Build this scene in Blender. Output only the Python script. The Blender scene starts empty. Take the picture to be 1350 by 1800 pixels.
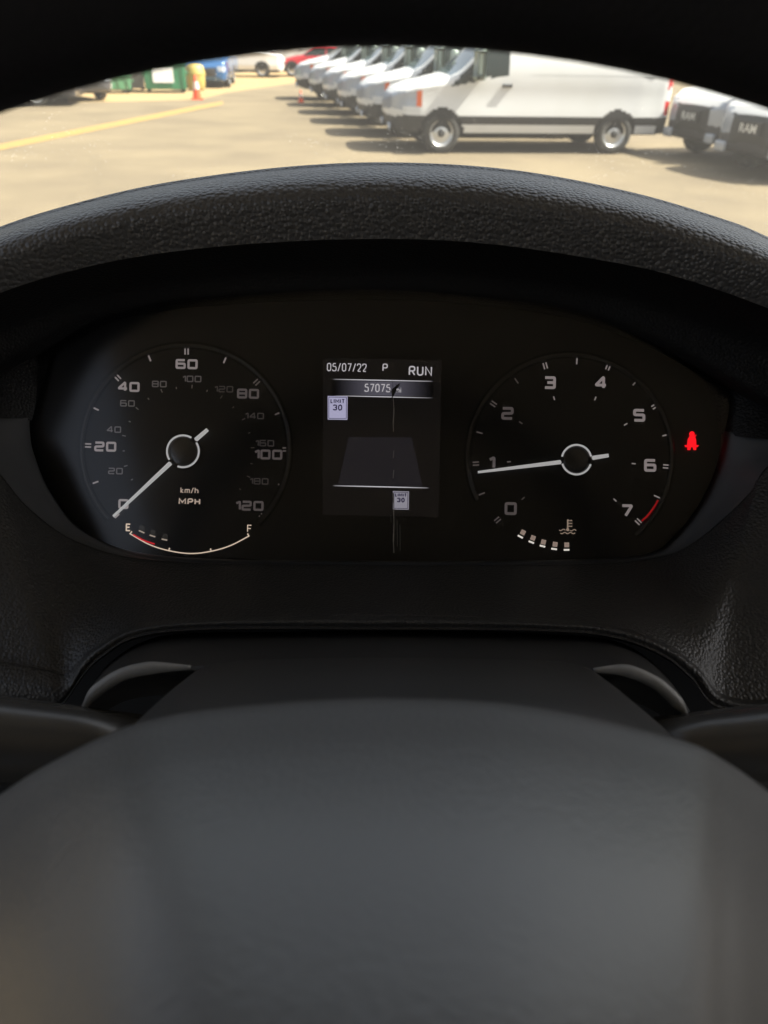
import bpy, bmesh, math, random
from mathutils import Vector, Matrix
random.seed(7)
R = math.radians
C = bpy.context.scene.collection
sc = bpy.context.scene

# ------------------------------------------------------------------ camera, world, sun, exposure
F = 1300.0                       # focal length in photo pixels (photo 1350 x 1800)
PITCH, ROLL, CAMZ = R(32.8), R(1.24), 1.9
cd = bpy.data.cameras.new('camera')
cam = bpy.data.objects.new('camera', cd); C.objects.link(cam)
cd.sensor_fit = 'VERTICAL'; cd.sensor_height = 36.0; cd.lens = 36.0 * F / 1800.0
cd.clip_start = 0.01; cd.clip_end = 2000
CM = Matrix.Translation((0, 0, CAMZ)) @ Matrix.Rotation(R(90) - PITCH, 4, 'X') @ Matrix.Rotation(ROLL, 4, 'Z')
cam.matrix_world = CM
cd.dof.use_dof = True; cd.dof.focus_distance = 0.395
cd.dof.aperture_fstop = (cd.lens / 1000) / 0.0020
sc.camera = cam

SUN_EL, SUN_AZ = R(50), R(-1)    # azimuth measured from +X towards +Y
SDIR = Vector((math.cos(SUN_EL) * math.cos(SUN_AZ), math.cos(SUN_EL) * math.sin(SUN_AZ), math.sin(SUN_EL)))
w = bpy.data.worlds.new('World'); sc.world = w; w.use_nodes = True
nt = w.node_tree; bg = nt.nodes['Background']
sky = nt.nodes.new('ShaderNodeTexSky'); sky.sky_type = 'NISHITA'; sky.sun_disc = False
sky.sun_elevation = SUN_EL; sky.sun_rotation = R(90) - SUN_AZ; sky.dust_density = 4.0; sky.air_density = .8; sky.ozone_density = .4
hs = nt.nodes.new('ShaderNodeHueSaturation'); hs.inputs['Saturation'].default_value = .45
nt.links.new(sky.outputs[0], hs.inputs['Color']); nt.links.new(hs.outputs[0], bg.inputs[0]); bg.inputs[1].default_value = 0.10
sl = bpy.data.lights.new('sun', 'SUN'); sl.energy = 4.6; sl.angle = R(0.53); sl.color = (1, .94, .84)
so = bpy.data.objects.new('sun', sl); C.objects.link(so)
so.rotation_euler = (-SDIR).to_track_quat('-Z', 'Y').to_euler(); so.location = (8, 8, 20)
sc.view_settings.view_transform = 'Standard'; sc.view_settings.look = 'None'
sc.view_settings.gamma = 1; EXPO = 1.4; sc.view_settings.exposure = EXPO
sc.cycles.use_denoising = True
sc.cycles.max_bounces = 10; sc.cycles.diffuse_bounces = 4; sc.cycles.transparent_max_bounces = 12
sc.cycles.sample_clamp_indirect = 4.0

# ------------------------------------------------------------------ helpers
def P(x, y, w):                  # a point seen at photo pixel x,y at depth w (metres along the view axis)
    return CM @ Vector(((x - 675) / F * w, (900 - y) / F * w, -w))
CR = CM.to_3x3()
def G(x, y, z=0.0):              # where the sight line through a pixel meets height z
    o = CM.translation; d = CR @ Vector(((x - 675) / F, (900 - y) / F, -1.0))
    t = (z - o.z) / d.z
    return o + d * t

def tag(o, label=None, cat=None, group=None, kind=None):
    if label: o['label'] = label
    if cat: o['category'] = cat
    if group: o['group'] = group
    if kind: o['kind'] = kind
    return o
def empty(name, loc=(0, 0, 0), rz=0.0, **k):
    o = bpy.data.objects.new(name, None); C.objects.link(o)
    o.empty_display_size = .1
    o.location = loc; o.rotation_euler = (0, 0, rz); return tag(o, **k)
def obj(name, verts, faces, m, parent=None, origin=(0, 0, 0), smooth=True, label=None):
    """verts in the frame of the parent's origin shifted by -origin"""
    og = Vector(origin)
    me = bpy.data.meshes.new(name)
    me.from_pydata([tuple(Vector(v) - og) for v in verts], [], faces)
    me.update()
    if smooth: me.polygons.foreach_set('use_smooth', [True] * len(me.polygons))
    if isinstance(m, (list, tuple)):
        for q in m: me.materials.append(q)
    else: me.materials.append(m)
    o = bpy.data.objects.new(name, me); C.objects.link(o)
    if parent: o.parent = parent
    if label: o['label'] = label
    return o
class MB:
    def __init__(s): s.v = []; s.f = []
    def add(s, vs, fs):
        n = len(s.v); s.v += [Vector(v) for v in vs]; s.f += [tuple(i + n for i in f) for f in fs]; return s
    def box(s, x0, x1, y0, y1, z0, z1, b=0.0):
        if b > 0:
            bm = bmesh.new(); bmesh.ops.create_cube(bm, size=1)
            for v in bm.verts: v.co = Vector(((x0 + x1) / 2 + v.co.x * (x1 - x0), (y0 + y1) / 2 + v.co.y * (y1 - y0), (z0 + z1) / 2 + v.co.z * (z1 - z0)))
            bmesh.ops.bevel(bm, geom=bm.edges[:], offset=b, segments=3, affect='EDGES', profile=.5)
            bm.verts.index_update()
            s.add([v.co.copy() for v in bm.verts], [[v.index for v in f.verts] for f in bm.faces]); bm.free(); return s
        vs = [(x, y, z) for z in (z0, z1) for y in (y0, y1) for x in (x0, x1)]
        return s.add(vs, [(0, 2, 3, 1), (4, 5, 7, 6), (0, 1, 5, 4), (2, 6, 7, 3), (0, 4, 6, 2), (1, 3, 7, 5)])
    def prism(s, poly, y0, y1):  # poly in (x,z), extruded along y
        n = len(poly)
        vs = [(x, y0, z) for x, z in poly] + [(x, y1, z) for x, z in poly]
        return s.add(vs, [tuple(range(n)), tuple(range(2 * n - 1, n - 1, -1))] + [(i, i + n, (i + 1) % n + n, (i + 1) % n) for i in range(n)])
    def tube(s, pts, rads, n=16, cap=True):
        pts = [Vector(p) for p in pts]; rings = []; up = None
        for i, p in enumerate(pts):
            t = (pts[min(i + 1, len(pts) - 1)] - pts[max(i - 1, 0)]).normalized()
            if up is None: up = t.orthogonal().normalized()
            a = (up - t * up.dot(t)).normalized(); up = a; b = t.cross(a)
            r = rads[i] if isinstance(rads, (list, tuple)) else rads
            rings.append([p + a * (r * math.cos(2 * math.pi * k / n)) + b * (r * math.sin(2 * math.pi * k / n)) for k in range(n)])
        vs = [q for r_ in rings for q in r_]; fs = []
        for i in range(len(pts) - 1):
            for k in range(n): fs.append((i * n + k, i * n + (k + 1) % n, (i + 1) * n + (k + 1) % n, (i + 1) * n + k))
        if cap: fs.append(tuple(range(n - 1, -1, -1))); fs.append(tuple((len(pts) - 1) * n + k for k in range(n)))
        return s.add(vs, fs)
    def lathe(s, prof, c=(0, 0, 0), axis='Y', n=40):   # prof: (radius, offset along axis)
        vs = []
        for r, h in prof:
            for k in range(n):
                a = 2 * math.pi * k / n; u, q = r * math.cos(a), r * math.sin(a)
                vs.append((c[0] + u, c[1] + h, c[2] + q) if axis == 'Y' else (c[0] + u, c[1] + q, c[2] + h))
        m = len(prof); fs = [(i * n + k, i * n + (k + 1) % n, (i + 1) * n + (k + 1) % n, (i + 1) * n + k) for i in range(m - 1) for k in range(n)]
        return s.add(vs, fs)
    def build(s, name, m, parent=None, origin=(0, 0, 0), smooth=False, label=None):
        return obj(name, s.v, s.f, m, parent, origin, smooth, label)
def bevel(o, wd, seg=2):
    b = o.modifiers.new('b', 'BEVEL'); b.width = wd; b.segments = seg; b.limit_method = 'ANGLE'; return o

# ------------------------------------------------------------------ materials
def lin(c):
    return tuple((x / 255 / 12.92 if x / 255 <= .04045 else ((x / 255 + .055) / 1.055) ** 2.4) for x in c)
def mat(name, col, rough=.5, metal=0, spec=.5, coat=0):
    m = bpy.data.materials.new(name); m.use_nodes = True
    b = m.node_tree.nodes['Principled BSDF']
    b.inputs['Base Color'].default_value = (*col, 1); b.inputs['Roughness'].default_value = rough
    b.inputs['Metallic'].default_value = metal; b.inputs['Specular IOR Level'].default_value = spec
    b.inputs['Coat Weight'].default_value = coat
    return m
def nodes(m): return m.node_tree.nodes, m.node_tree.links, m.node_tree.nodes['Principled BSDF']
def noise_mat(name, c1, c2, scale, rough=.6, bump=0, bscale=None, **k):
    m = mat(name, c1, rough, **k); N, L, b = nodes(m)
    tc = N.new('ShaderNodeTexCoord'); n = N.new('ShaderNodeTexNoise'); n.inputs['Scale'].default_value = scale; n.inputs['Detail'].default_value = 6
    L.new(tc.outputs['Object'], n.inputs['Vector'])
    r = N.new('ShaderNodeMix'); r.data_type = 'RGBA'; r.inputs[6].default_value = (*c1, 1); r.inputs[7].default_value = (*c2, 1)
    cr = N.new('ShaderNodeMapRange'); cr.inputs[1].default_value = .35; cr.inputs[2].default_value = .65
    L.new(n.outputs['Fac'], cr.inputs[0]); L.new(cr.outputs[0], r.inputs[0]); L.new(r.outputs[2], b.inputs['Base Color'])
    if bump:
        n2 = N.new('ShaderNodeTexNoise'); n2.inputs['Scale'].default_value = bscale or scale * 4; n2.inputs['Detail'].default_value = 5
        L.new(tc.outputs['Object'], n2.inputs['Vector'])
        bp = N.new('ShaderNodeBump'); bp.inputs['Distance'].default_value = bump; L.new(n2.outputs['Fac'], bp.inputs['Height']); L.new(bp.outputs[0], b.inputs['Normal'])
    return m
def leather(name, col, cell, depth, rough, strength=1.0, spec=.5, dust=.0):
    """pebble-grained moulded plastic: warped voronoi cells with fine creases"""
    m = mat(name, col, rough, spec=spec); N, L, b = nodes(m)
    tc = N.new('ShaderNodeTexCoord')
    nz = N.new('ShaderNodeTexNoise'); nz.inputs['Scale'].default_value = .45 / cell; nz.inputs['Detail'].default_value = 2
    L.new(tc.outputs['Object'], nz.inputs['Vector'])
    ad = N.new('ShaderNodeVectorMath'); ad.operation = 'MULTIPLY_ADD'
    ad.inputs[1].default_value = (cell * .2,) * 3
    L.new(nz.outputs['Color'], ad.inputs[0]); L.new(tc.outputs['Object'], ad.inputs[2])
    vo = N.new('ShaderNodeTexVoronoi'); vo.feature = 'SMOOTH_F1'; vo.inputs['Smoothness'].default_value = .12
    vo.inputs['Scale'].default_value = 1 / cell; L.new(ad.outputs[0], vo.inputs['Vector'])
    big = N.new('ShaderNodeTexNoise'); big.inputs['Scale'].default_value = .22 / cell; big.inputs['Detail'].default_value = 3
    L.new(tc.outputs['Object'], big.inputs['Vector'])
    bw = N.new('ShaderNodeMath'); bw.operation = 'MULTIPLY'; bw.inputs[1].default_value = .1; L.new(big.outputs['Fac'], bw.inputs[0])
    sub = N.new('ShaderNodeMath'); sub.operation = 'SUBTRACT'; L.new(bw.outputs[0], sub.inputs[0]); L.new(vo.outputs['Distance'], sub.inputs[1])
    bp = N.new('ShaderNodeBump'); bp.inputs['Distance'].default_value = depth; bp.inputs['Strength'].default_value = strength
    L.new(sub.outputs[0], bp.inputs['Height']); L.new(bp.outputs[0], b.inputs['Normal'])
    if dust:                     # scattered pale dust grains lying on the surface
        dv = N.new('ShaderNodeTexVoronoi'); dv.inputs['Scale'].default_value = 130; L.new(tc.outputs['Object'], dv.inputs['Vector'])
        dn = N.new('ShaderNodeTexNoise'); dn.inputs['Scale'].default_value = 14; L.new(tc.outputs['Object'], dn.inputs['Vector'])
        a = N.new('ShaderNodeMapRange'); a.inputs[1].default_value = .5; a.inputs[2].default_value = .75; a.inputs[3].default_value = 0; a.inputs[4].default_value = dust
        L.new(dn.outputs['Fac'], a.inputs[0])
        lt = N.new('ShaderNodeMath'); lt.operation = 'LESS_THAN'; L.new(dv.outputs['Distance'], lt.inputs[0]); L.new(a.outputs[0], lt.inputs[1])
        mx = N.new('ShaderNodeMix'); mx.data_type = 'RGBA'; mx.inputs[6].default_value = (*col, 1); mx.inputs[7].default_value = (.35, .34, .31, 1)
        L.new(lt.outputs[0], mx.inputs[0]); L.new(mx.outputs[2], b.inputs['Base Color'])
    return m
def glow(name, srgb, k=1.0):     # backlit print / screen pixels; srgb is how bright it shows
    c = lin(srgb); m = mat(name, (.006, .006, .006), .6); N, L, b = nodes(m)
    b.inputs['Emission Color'].default_value = (*c, 1); b.inputs['Emission Strength'].default_value = k / 2 ** EXPO
    b.inputs['Specular IOR Level'].default_value = .1
    return m

# ------------------------------------------------------------------ surfaces through curves
def cr(p0, p1, p2, p3, t):
    return .5 * ((2 * p1) + (-p0 + p2) * t + (2 * p0 - 5 * p1 + 4 * p2 - p3) * t * t + (-p0 + 3 * p1 - 3 * p2 + p3) * t ** 3)
def crv(pts, n):                 # n points per span
    out = []; m = len(pts)
    for i in range(m - 1):
        a = pts[i - 1] if i > 0 else 2 * pts[0] - pts[1]; d = pts[i + 2] if i + 2 < m else 2 * pts[-1] - pts[-2]
        for k in range(n): out.append(cr(a, pts[i], pts[i + 1], d, k / n))
    out.append(pts[-1].copy()); return out
def loft(name, curves, m, parent, origin, nu=8, nv=6, close=False, **k):
    """curves: lists of (px,py,w) with equal numbers of points"""
    cs = [crv([P(*q) for q in c], nu) for c in curves]
    cols = [crv([c[i] for c in cs], nv) for i in range(len(cs[0]))]
    nr, nc = len(cols[0]), len(cols)
    vs = [cols[i][j] for j in range(nr) for i in range(nc)]
    fs = [(j * nc + i, (j + 1) * nc + i, (j + 1) * nc + i + 1, j * nc + i + 1) for j in range(nr - 1) for i in range(nc - 1)]
    return obj(name, vs, fs, m, parent, origin, True, **k)

# ================================================================== THE LOT OUTSIDE
M_ground = noise_mat('sandy_asphalt', (.215, .172, .108), (.165, .132, .086), .55, .9, bump=.01, bscale=40, spec=.2)
N, L, b = nodes(M_ground)
# fine grain and faint tar-filled cracks in the paving
tc = N.new('ShaderNodeTexCoord'); vo = N.new('ShaderNodeTexVoronoi'); vo.feature = 'DISTANCE_TO_EDGE'; vo.inputs['Scale'].default_value = .16
nz = N.new('ShaderNodeTexNoise'); nz.inputs['Scale'].default_value = .8; nz.inputs['Detail'].default_value = 5
va = N.new('ShaderNodeVectorMath'); va.operation = 'MULTIPLY_ADD'; va.inputs[1].default_value = (1.6, 1.6, 0)
L.new(tc.outputs['Object'], nz.inputs['Vector']); L.new(nz.outputs['Color'], va.inputs[0]); L.new(tc.outputs['Object'], va.inputs[2]); L.new(va.outputs[0], vo.inputs['Vector'])
mr = N.new('ShaderNodeMapRange'); mr.inputs[1].default_value = .0; mr.inputs[2].default_value = .012; mr.inputs[3].default_value = .45; mr.inputs[4].default_value = 0
L.new(vo.outputs['Distance'], mr.inputs[0])
old = b.inputs['Base Color'].links[0].from_socket
mx = N.new('ShaderNodeMix'); mx.data_type = 'RGBA'; mx.inputs[7].default_value = (.16, .13, .085, 1)
L.new(mr.outputs[0], mx.inputs[0]); L.new(old, mx.inputs[6]); L.new(mx.outputs[2], b.inputs['Base Color'])
g = MB(); g.add([(-400, -60, 0), (400, -60, 0), (400, 600, 0), (-400, 600, 0)], [(0, 1, 2, 3)])
tag(g.build('ground', M_ground), kind='structure')
def sheet(name, pts, z, m):
    vs = [Vector((p.x, p.y, z)) for p in pts]
    return tag(obj(name, vs, [tuple(range(len(vs)))], m, smooth=False), kind='structure')
M_dirt = noise_mat('orange_dirt', (.37, .245, .10), (.32, .23, .115), .7, .95)
sheet('dirt_strip', [G(120, 181), G(120, 160), G(520, 118), G(700, 120), G(520, 146), G(400, 163), G(345, 176)], .004, M_dirt)
M_yel = noise_mat('yellow_paint', (.36, .225, .055), (.29, .19, .07), 3, .8)
ln = [(-160, 291), (-60, 271), (0, 259), (90, 241), (200, 219), (300, 199), (350, 189), (392, 181)]
vs = []; fs = []
for i, (x, y) in enumerate(ln):
    hw = 6.3 - 3.2 * i / (len(ln) - 1)
    for s in (-1, 1):
        p = G(x, y + s * hw); vs.append((p.x, p.y, .005))
for i in range(len(ln) - 1): fs.append((2 * i, 2 * i + 2, 2 * i + 3, 2 * i + 1))
tag(obj('yellow_line', vs, fs, M_yel, smooth=False), kind='structure')
M_wp = noise_mat('white_paint', (.62, .6, .52), (.5, .47, .38), 3, .8)
sheet('white_line', [G(-120, 192), G(12, 189), G(14, 186), G(-120, 188)], .0055, M_wp)

# ---- vehicles
M_white = noise_mat('white_paint_body', (.68, .68, .67), (.64, .64, .62), 1.2, .32, coat=.15)
M_blk = mat('black_trim', (.03, .03, .03), .55)
M_arch = mat('arch_black', (.012, .012, .012), .9)
M_tyre = noise_mat('tyre_rubber', (.025, .025, .025), (.05, .047, .04), 6, .85)
M_steel = mat('steel_rim', (.62, .62, .6), .35, .5)
M_glass = mat('car_glass', (.02, .03, .028), .08, spec=.25)
M_wglass = mat('windscreen_glass', (.05, .085, .10), .05, spec=1.0)
M_lamp = mat('lamp_glass', (.42, .45, .5), .15, .2)
M_red = mat('red_lamp', (.55, .015, .015), .25)
M_org = mat('amber_lamp', (.75, .14, .03), .3)
M_gr = mat('bluish_plastic', (.22, .24, .28), .5)

def interp(tab, x):
    if x <= tab[0][0]: return tab[0][1]
    for (a, va_), (b_, vb) in zip(tab, tab[1:]):
        if x <= b_:
            t = (x - a) / (b_ - a); t = t * t * (3 - 2 * t) * .5 + t * .5
            return va_ + (vb - va_) * t
    return tab[-1][1]
def make_vehicle(name, L_, ztop, hwt, zb, belt, taper, axles, rw, classify, mats, rim_m=None, nx=110, arch=.07, roofr=.14):
    """body skin as a grid of quads, split into parts by classify(x,y,z,end)"""
    root = empty(name)
    xs = [L_ * i / nx for i in range(nx + 1)]
    def section(x, grow=1.0):
        zt = interp(ztop, x); hw = interp(hwt, x); zb_ = zb if .25 < x < L_ - .1 else zb + .06 * (1 - min(x, L_ - x) / .25 if x < .25 else .3)
        half = lambda z: hw * (1 - (taper * max(0, (z - belt)) ** 1.25)) * (1 - .05 * max(0, (zb_ + .3 - z)) / .3) + .012 * math.sin((z - zb_) * 7)
        r = min(roofr, (zt - belt) * .5 + .06) if zt > belt else .07
        pts = [(0, zb_), (hw * .5, zb_), (hw * .9, zb_ + .005)]
        z1 = zt - r; ns = 30
        zs = min(belt * .75, z1 - .05)
        for k in range(ns + 1):
            z = zb_ + .03 + (zs - zb_ - .03) * k / 14 if k <= 14 else zs + (z1 - zs) * (k - 14) / (ns - 14)
            pts.append((half(z), z))
        y1 = half(z1)
        for k in range(1, 6): a = k / 5 * math.pi / 2; pts.append((y1 - r * (1 - math.cos(a)) * 1.2, z1 + r * math.sin(a)))
        ye = pts[-1][0]
        for k in range(1, 8): t = k / 7; pts.append((ye * (1 - t), zt + .035 * (1 - (1 - t) ** 2) * min(1, ye)))
        return pts + [(-y, z) for y, z in pts[-2:0:-1]]
    rings = []
    def cap(x, sgn, depth):
        s = section(x); cz = sum(z for y, z in s) / len(s); out = []
        for q in range(1, 11):
            f = 1 - q / 10.5; out.append([(x - sgn * depth * (1 - f * f), y * f, cz + (z - cz) * f) for y, z in s])
        return out
    front = cap(0, 1, .13)[::-1]; rear = cap(L_, -1, .04)
    rings = front + [[(x, y, z) for y, z in section(x)] for x in xs] + rear
    n = len(rings[0]); groups = {}
    for i in range(len(rings) - 1):
        end = -1 if i < len(front) else (1 if i >= len(front) + nx else 0)
        for k in range(n):
            q = [rings[i][k], rings[i + 1][k], rings[i + 1][(k + 1) % n], rings[i][(k + 1) % n]]
            c = [sum(v[j] for v in q) / 4 for j in range(3)]
            g_ = classify(c[0], c[1], c[2], end)
            for ax in axles:
                if abs(c[1]) > .5 and end == 0 and (c[0] - ax) ** 2 + (c[2] - rw) ** 2 < (rw + arch) ** 2: g_ = 'wheel_arch'
            if g_ == 'bumper': g_ = 'front_bumper' if c[0] < L_ / 2 else 'rear_bumper'
            if g_ == 'tail_light' and c[2] > 1.0: g_ += '^'
            if g_.rstrip('^') in ('headlight', 'tail_light', 'side_window', 'indicator', 'side_moulding'): g_ += ('+' if c[1] > 0 else '-')
            if g_ == 'wheel_arch': g_ += '%d%s' % (axles.index(min(axles, key=lambda a: abs(a - c[0]))), '+' if c[1] > 0 else '-')
            groups.setdefault(g_, []).append((i, k))
    for g_, cells in groups.items():
        idx = {}; vs = []; fs = []
        for i, k in cells:
            f = []
            for (a, b_) in ((i, k), (i + 1, k), (i + 1, (k + 1) % n), (i, (k + 1) % n)):
                if (a, b_) not in idx: idx[(a, b_)] = len(vs); vs.append(rings[a][b_])
                f.append(idx[(a, b_)])
            fs.append(tuple(f[::-1]))
        nm = g_.rstrip('+-0123456789^')
        obj(nm, vs, fs, mats[nm], root)
    hwm = max(v for _, v in hwt)
    for ax in axles:
        for s in (-1, 1):
            y1 = s * (hwm + .005); yi = s * (hwm - .23)
            t = MB().lathe([(rw * .6, y1 - s * .02), (rw * .66, y1), (rw * .9, y1 + s * .0), (rw * .985, y1 - s * .03), (rw, y1 - s * .08), (rw, yi + s * .05), (rw * .95, yi), (rw * .3, yi)], (ax, 0, rw), n=36)
            wl = t.build('wheel', M_tyre, root, smooth=True)
            rr = rw * .63
            rm = MB().lathe([(rr, y1 - s * .005), (rr * .94, y1 - s * .012), (rr * .86, y1 - s * .06), (rr * .62, y1 - s * .045), (rr * .45, y1 - s * .02), (rr * .32, y1 - s * .02)], (ax, 0, rw), n=36)
            rm.build('rim', rim_m or M_steel, wl, smooth=True)
            hb = MB().lathe([(rr * .33, y1 - s * .03), (rr * .30, y1 - s * .002), (rr * .12, y1 + s * .006), (.001, y1 + s * .006)], (ax, 0, rw), n=20)
            hb.build('hub_cap', M_blk, wl, smooth=True)
    return root
def inpoly(x, z, poly):
    c = False
    for (x0, z0), (x1, z1) in zip(poly, poly[1:] + poly[:1]):
        if (z0 > z) != (z1 > z) and x < (x1 - x0) * (z - z0) / (z1 - z0) + x0: c = not c
    return c
def copy_tree(o, parent=None):
    c = o.copy(); C.objects.link(c)
    if parent: c.parent = parent
    for ch in [k for k in list(bpy.data.objects) if k.parent == o]: copy_tree(ch, c)
    return c
KIDS = {}
def kids(o):
    return [k for k in allobs if k.parent == o]
def put(o, p, rz): o.location = (p.x, p.y, 0); o.rotation_euler = (0, 0, rz)

# white panel van: x runs from nose (0) to tail, y across, z up
win = [(1.02, 1.13), (1.28, 1.17), (1.75, 1.28), (2.08, 1.33), (2.08, 1.86), (1.90, 1.88), (1.76, 1.84)]
def cls_van(x, y, z, end):
    if end == -1 or x < .16:
        if z < .62: return 'bumper'
        if abs(y) < .52 and .72 < z < .98: return 'grille'
        if abs(y) > .50 and .74 < z < 1.02: return 'headlight'
        return 'body'
    if x < .48 and abs(y) > .7 and .80 < z < 1.06 - .1 * (.48 - x): return 'headlight' if x < .38 else 'indicator'
    if x < .62 and z < .58: return 'bumper'
    if abs(y) < .80 and 1.02 < x < 1.86 and z > 1.27 and end == 0: return 'windscreen'
    if abs(y) > .6 and inpoly(x, z, win): return 'side_window'
    if end == 0 and abs(y) > .8 and .52 < z < .66: return 'side_moulding'
    if end == 0 and z < .36: return 'underside'
    if (end == 1 or x > 5.26) and abs(y) > .84 and (1.14 < z < 1.45 or .70 < z < .90): return 'tail_light'
    if (end == 1 or x > 5.15) and z < .60: return 'bumper'
    return 'body'
VM = dict(front_bumper=M_blk, rear_bumper=M_blk, grille=M_gr, headlight=M_lamp, body=M_white, indicator=M_org, windscreen=M_wglass, side_window=M_glass, side_moulding=M_blk, underside=M_arch, tail_light=M_red, wheel_arch=M_arch)
M_mir = mat('pale_mirror_shell', (.42, .50, .43), .4)
def van_extras(v):
    for s in (-1, 1):
        mb = MB().box(1.42, 1.56, s * 1.0, s * 1.25, 1.30, 1.70, .06)
        q = mb.build('mirror', M_mir, v, smooth=True)
        MB().box(1.561, 1.566, s * 1.03, s * 1.22, 1.34, 1.66).build('mirror_glass', M_lamp, q)
        MB().box(2.00, 2.16, s * .985, s * 1.02, 1.13, 1.17, .012).build('door_handle', M_blk, v)
        f = MB().box(-.10, -.04, s * .52 - .10, s * .52 + .10, .38, .50, .03); f.build('fog_lamp', M_lamp, v, smooth=True)
        # body crease rails pressed into the flank
        MB().box(2.55, 4.95, s * .962, s * .978, 1.32, 1.335, .006).build('swage_line', M_white, v, smooth=True)
    # seat headrests and steering wheel hinted behind the glass are hidden by its tint
van0 = make_vehicle('panel_van', 5.36,
    [(0, .98), (.1, 1.05), (.45, 1.14), (.95, 1.25), (1.1, 1.32), (1.9, 1.98), (2.2, 2.05), (3.2, 2.09), (5.15, 2.07), (5.36, 1.98)],
    [(0, .60), (.08, .76), (.22, .89), (.5, .965), (.85, .99), (4.7, .99), (5.2, .96), (5.36, .93)], .33, 1.15, .13, [.88, 4.32], .355, cls_van, VM)
van_extras(van0)
def setdown(v, front_px, d_shift, rz): pass
PSI = R(8)
# nose-centre positions of the row; local +x (nose to tail) is turned by rz
row = [(.06, 15.65), (-.56, 18.1), (-1.16, 20.6), (-1.74, 23.1), (-2.38, 25.7), (-3.12, 28.3)]
van_labels = ['nearest white panel van of the row, side on with both near wheels showing',
 'white panel van directly behind the nearest one, only nose and windscreen showing',
 'third white panel van back in the row, nose between its two neighbours',
 'fourth white panel van back in the row, half hidden nose',
 'fifth white panel van back, second from the far end of the row',
 'farthest white panel van at the end of the row beside the small red cone']
allobs = list(bpy.data.objects)
vans = []
for i, (x, y) in enumerate(row):
    v = van0 if i == 0 else copy_tree(van0)
    # (x,y) is the near front corner; shift to the centreline
    cx = x + math.sin(PSI) * -.95; cy = y + math.cos(PSI) * .95
    v.location = (cx, cy, 0); v.rotation_euler = (0, 0, PSI)
    tag(v, van_labels[i], 'van', 'white vans parked side by side in the row'); vans.append(v)

# blunt-nosed vans behind with dark grille and name badge
def cls_van2(x, y, z, end):
    if end == -1 or x < .2:
        if z < .50 : return 'bumper'
        if abs(y) < .46 and z < .92: return 'grille'
        if abs(y) < .76 and .62 < z < .92: return 'headlight'
        if z < .66: return 'bumper'
        if abs(y) > .62 and .82 < z < 1.0: return 'headlight'
        return 'body'
    if x < .6 and z < .52: return 'bumper'
    if x < .5 and abs(y) > .7 and .84 < z < 1.04: return 'headlight'
    if abs(y) < .84 and .84 < x < 1.62 and z > 1.30 and end == 0: return 'windscreen'
    if abs(y) > .6 and inpoly(x, z, [(1.0, 1.35), (2.0, 1.4), (2.0, 2.0), (1.6, 2.0)]): return 'side_window'
    if z < .66 and end == 0: return 'side_moulding'
    if (end == 1 or x > 5.2) and abs(y) > .9 and 1.0 < z < 1.5: return 'tail_light'
    return 'body'
VM2 = dict(VM); VM2['grille'] = M_blk; VM2['front_bumper'] = mat('dark_bumper', (.05, .05, .055), .5)
vb0 = make_vehicle('delivery_van', 5.4,
    [(0, .96), (.1, 1.04), (.4, 1.16), (.8, 1.28), (1.65, 2.15), (2.0, 2.32), (5.2, 2.34), (5.4, 2.25)],
    [(0, .74), (.1, .86), (.35, .97), (.7, 1.0), (5.2, 1.0), (5.4, .97)], .30, 1.15, .1, [.95, 4.4], .35, cls_van2, VM2)
def flat_text(s, width, height, fontbold=False):
    cu = bpy.data.curves.new('t', 'FONT'); cu.body = s; cu.resolution_u = 4
    if fontbold: cu.offset = .018
    o = bpy.data.objects.new('t', cu); C.objects.link(o)
    dg = bpy.context.evaluated_depsgraph_get(); me = bpy.data.meshes.new_from_object(o.evaluated_get(dg))
    vs = [v.co.copy() for v in me.vertices]; fs = [tuple(p.vertices) for p in me.polygons]
    bpy.data.objects.remove(o); bpy.data.curves.remove(cu); bpy.data.meshes.remove(me)
    x0 = min(v.x for v in vs); x1 = max(v.x for v in vs); y0 = min(v.y for v in vs); y1 = max(v.y for v in vs)
    return [((v.x - (x0 + x1) / 2) / (x1 - x0) * width, (v.y - (y0 + y1) / 2) / (y1 - y0) * height) for v in vs], fs
tv, tf = flat_text('RAM', .36, .13, True)
pv = MB().box(-.165, -.15, -.26, .26, .64, .84, .005).build('badge_plate', M_blk, vb0)
obj('badge_lettering', [(-.168, -a, .74 + b_) for a, b_ in tv], tf, mat('badge_silver', (.75, .75, .72), .3, .3), pv, smooth=False)
for s in (-1, 1):
    MB().box(.95, 1.1, s * 1.02, s * 1.25, 1.40, 1.85, .045).build('mirror', M_blk, vb0, smooth=True)
    MB().box(-.12, -.04, s * .60 - .12, s * .60 + .12, .34, .50, .03).build('fog_lamp', M_lamp, vb0, smooth=True)
allobs = list(bpy.data.objects)
for i, (px_, py_, rz, lb) in enumerate([
    (1206, 280, R(20), 'white delivery van with dark grille parked right behind the nearest panel van'),
    (1306, 312, R(22), 'white delivery van with dark grille cut off by the right edge of the picture')]):
    v = vb0 if i == 0 else copy_tree(vb0)
    p = G(px_, py_); v.location = (p.x, p.y, 0); v.rotation_euler = (0, 0, rz)
    tag(v, lb, 'van', 'dark-grilled vans behind the row')

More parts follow.
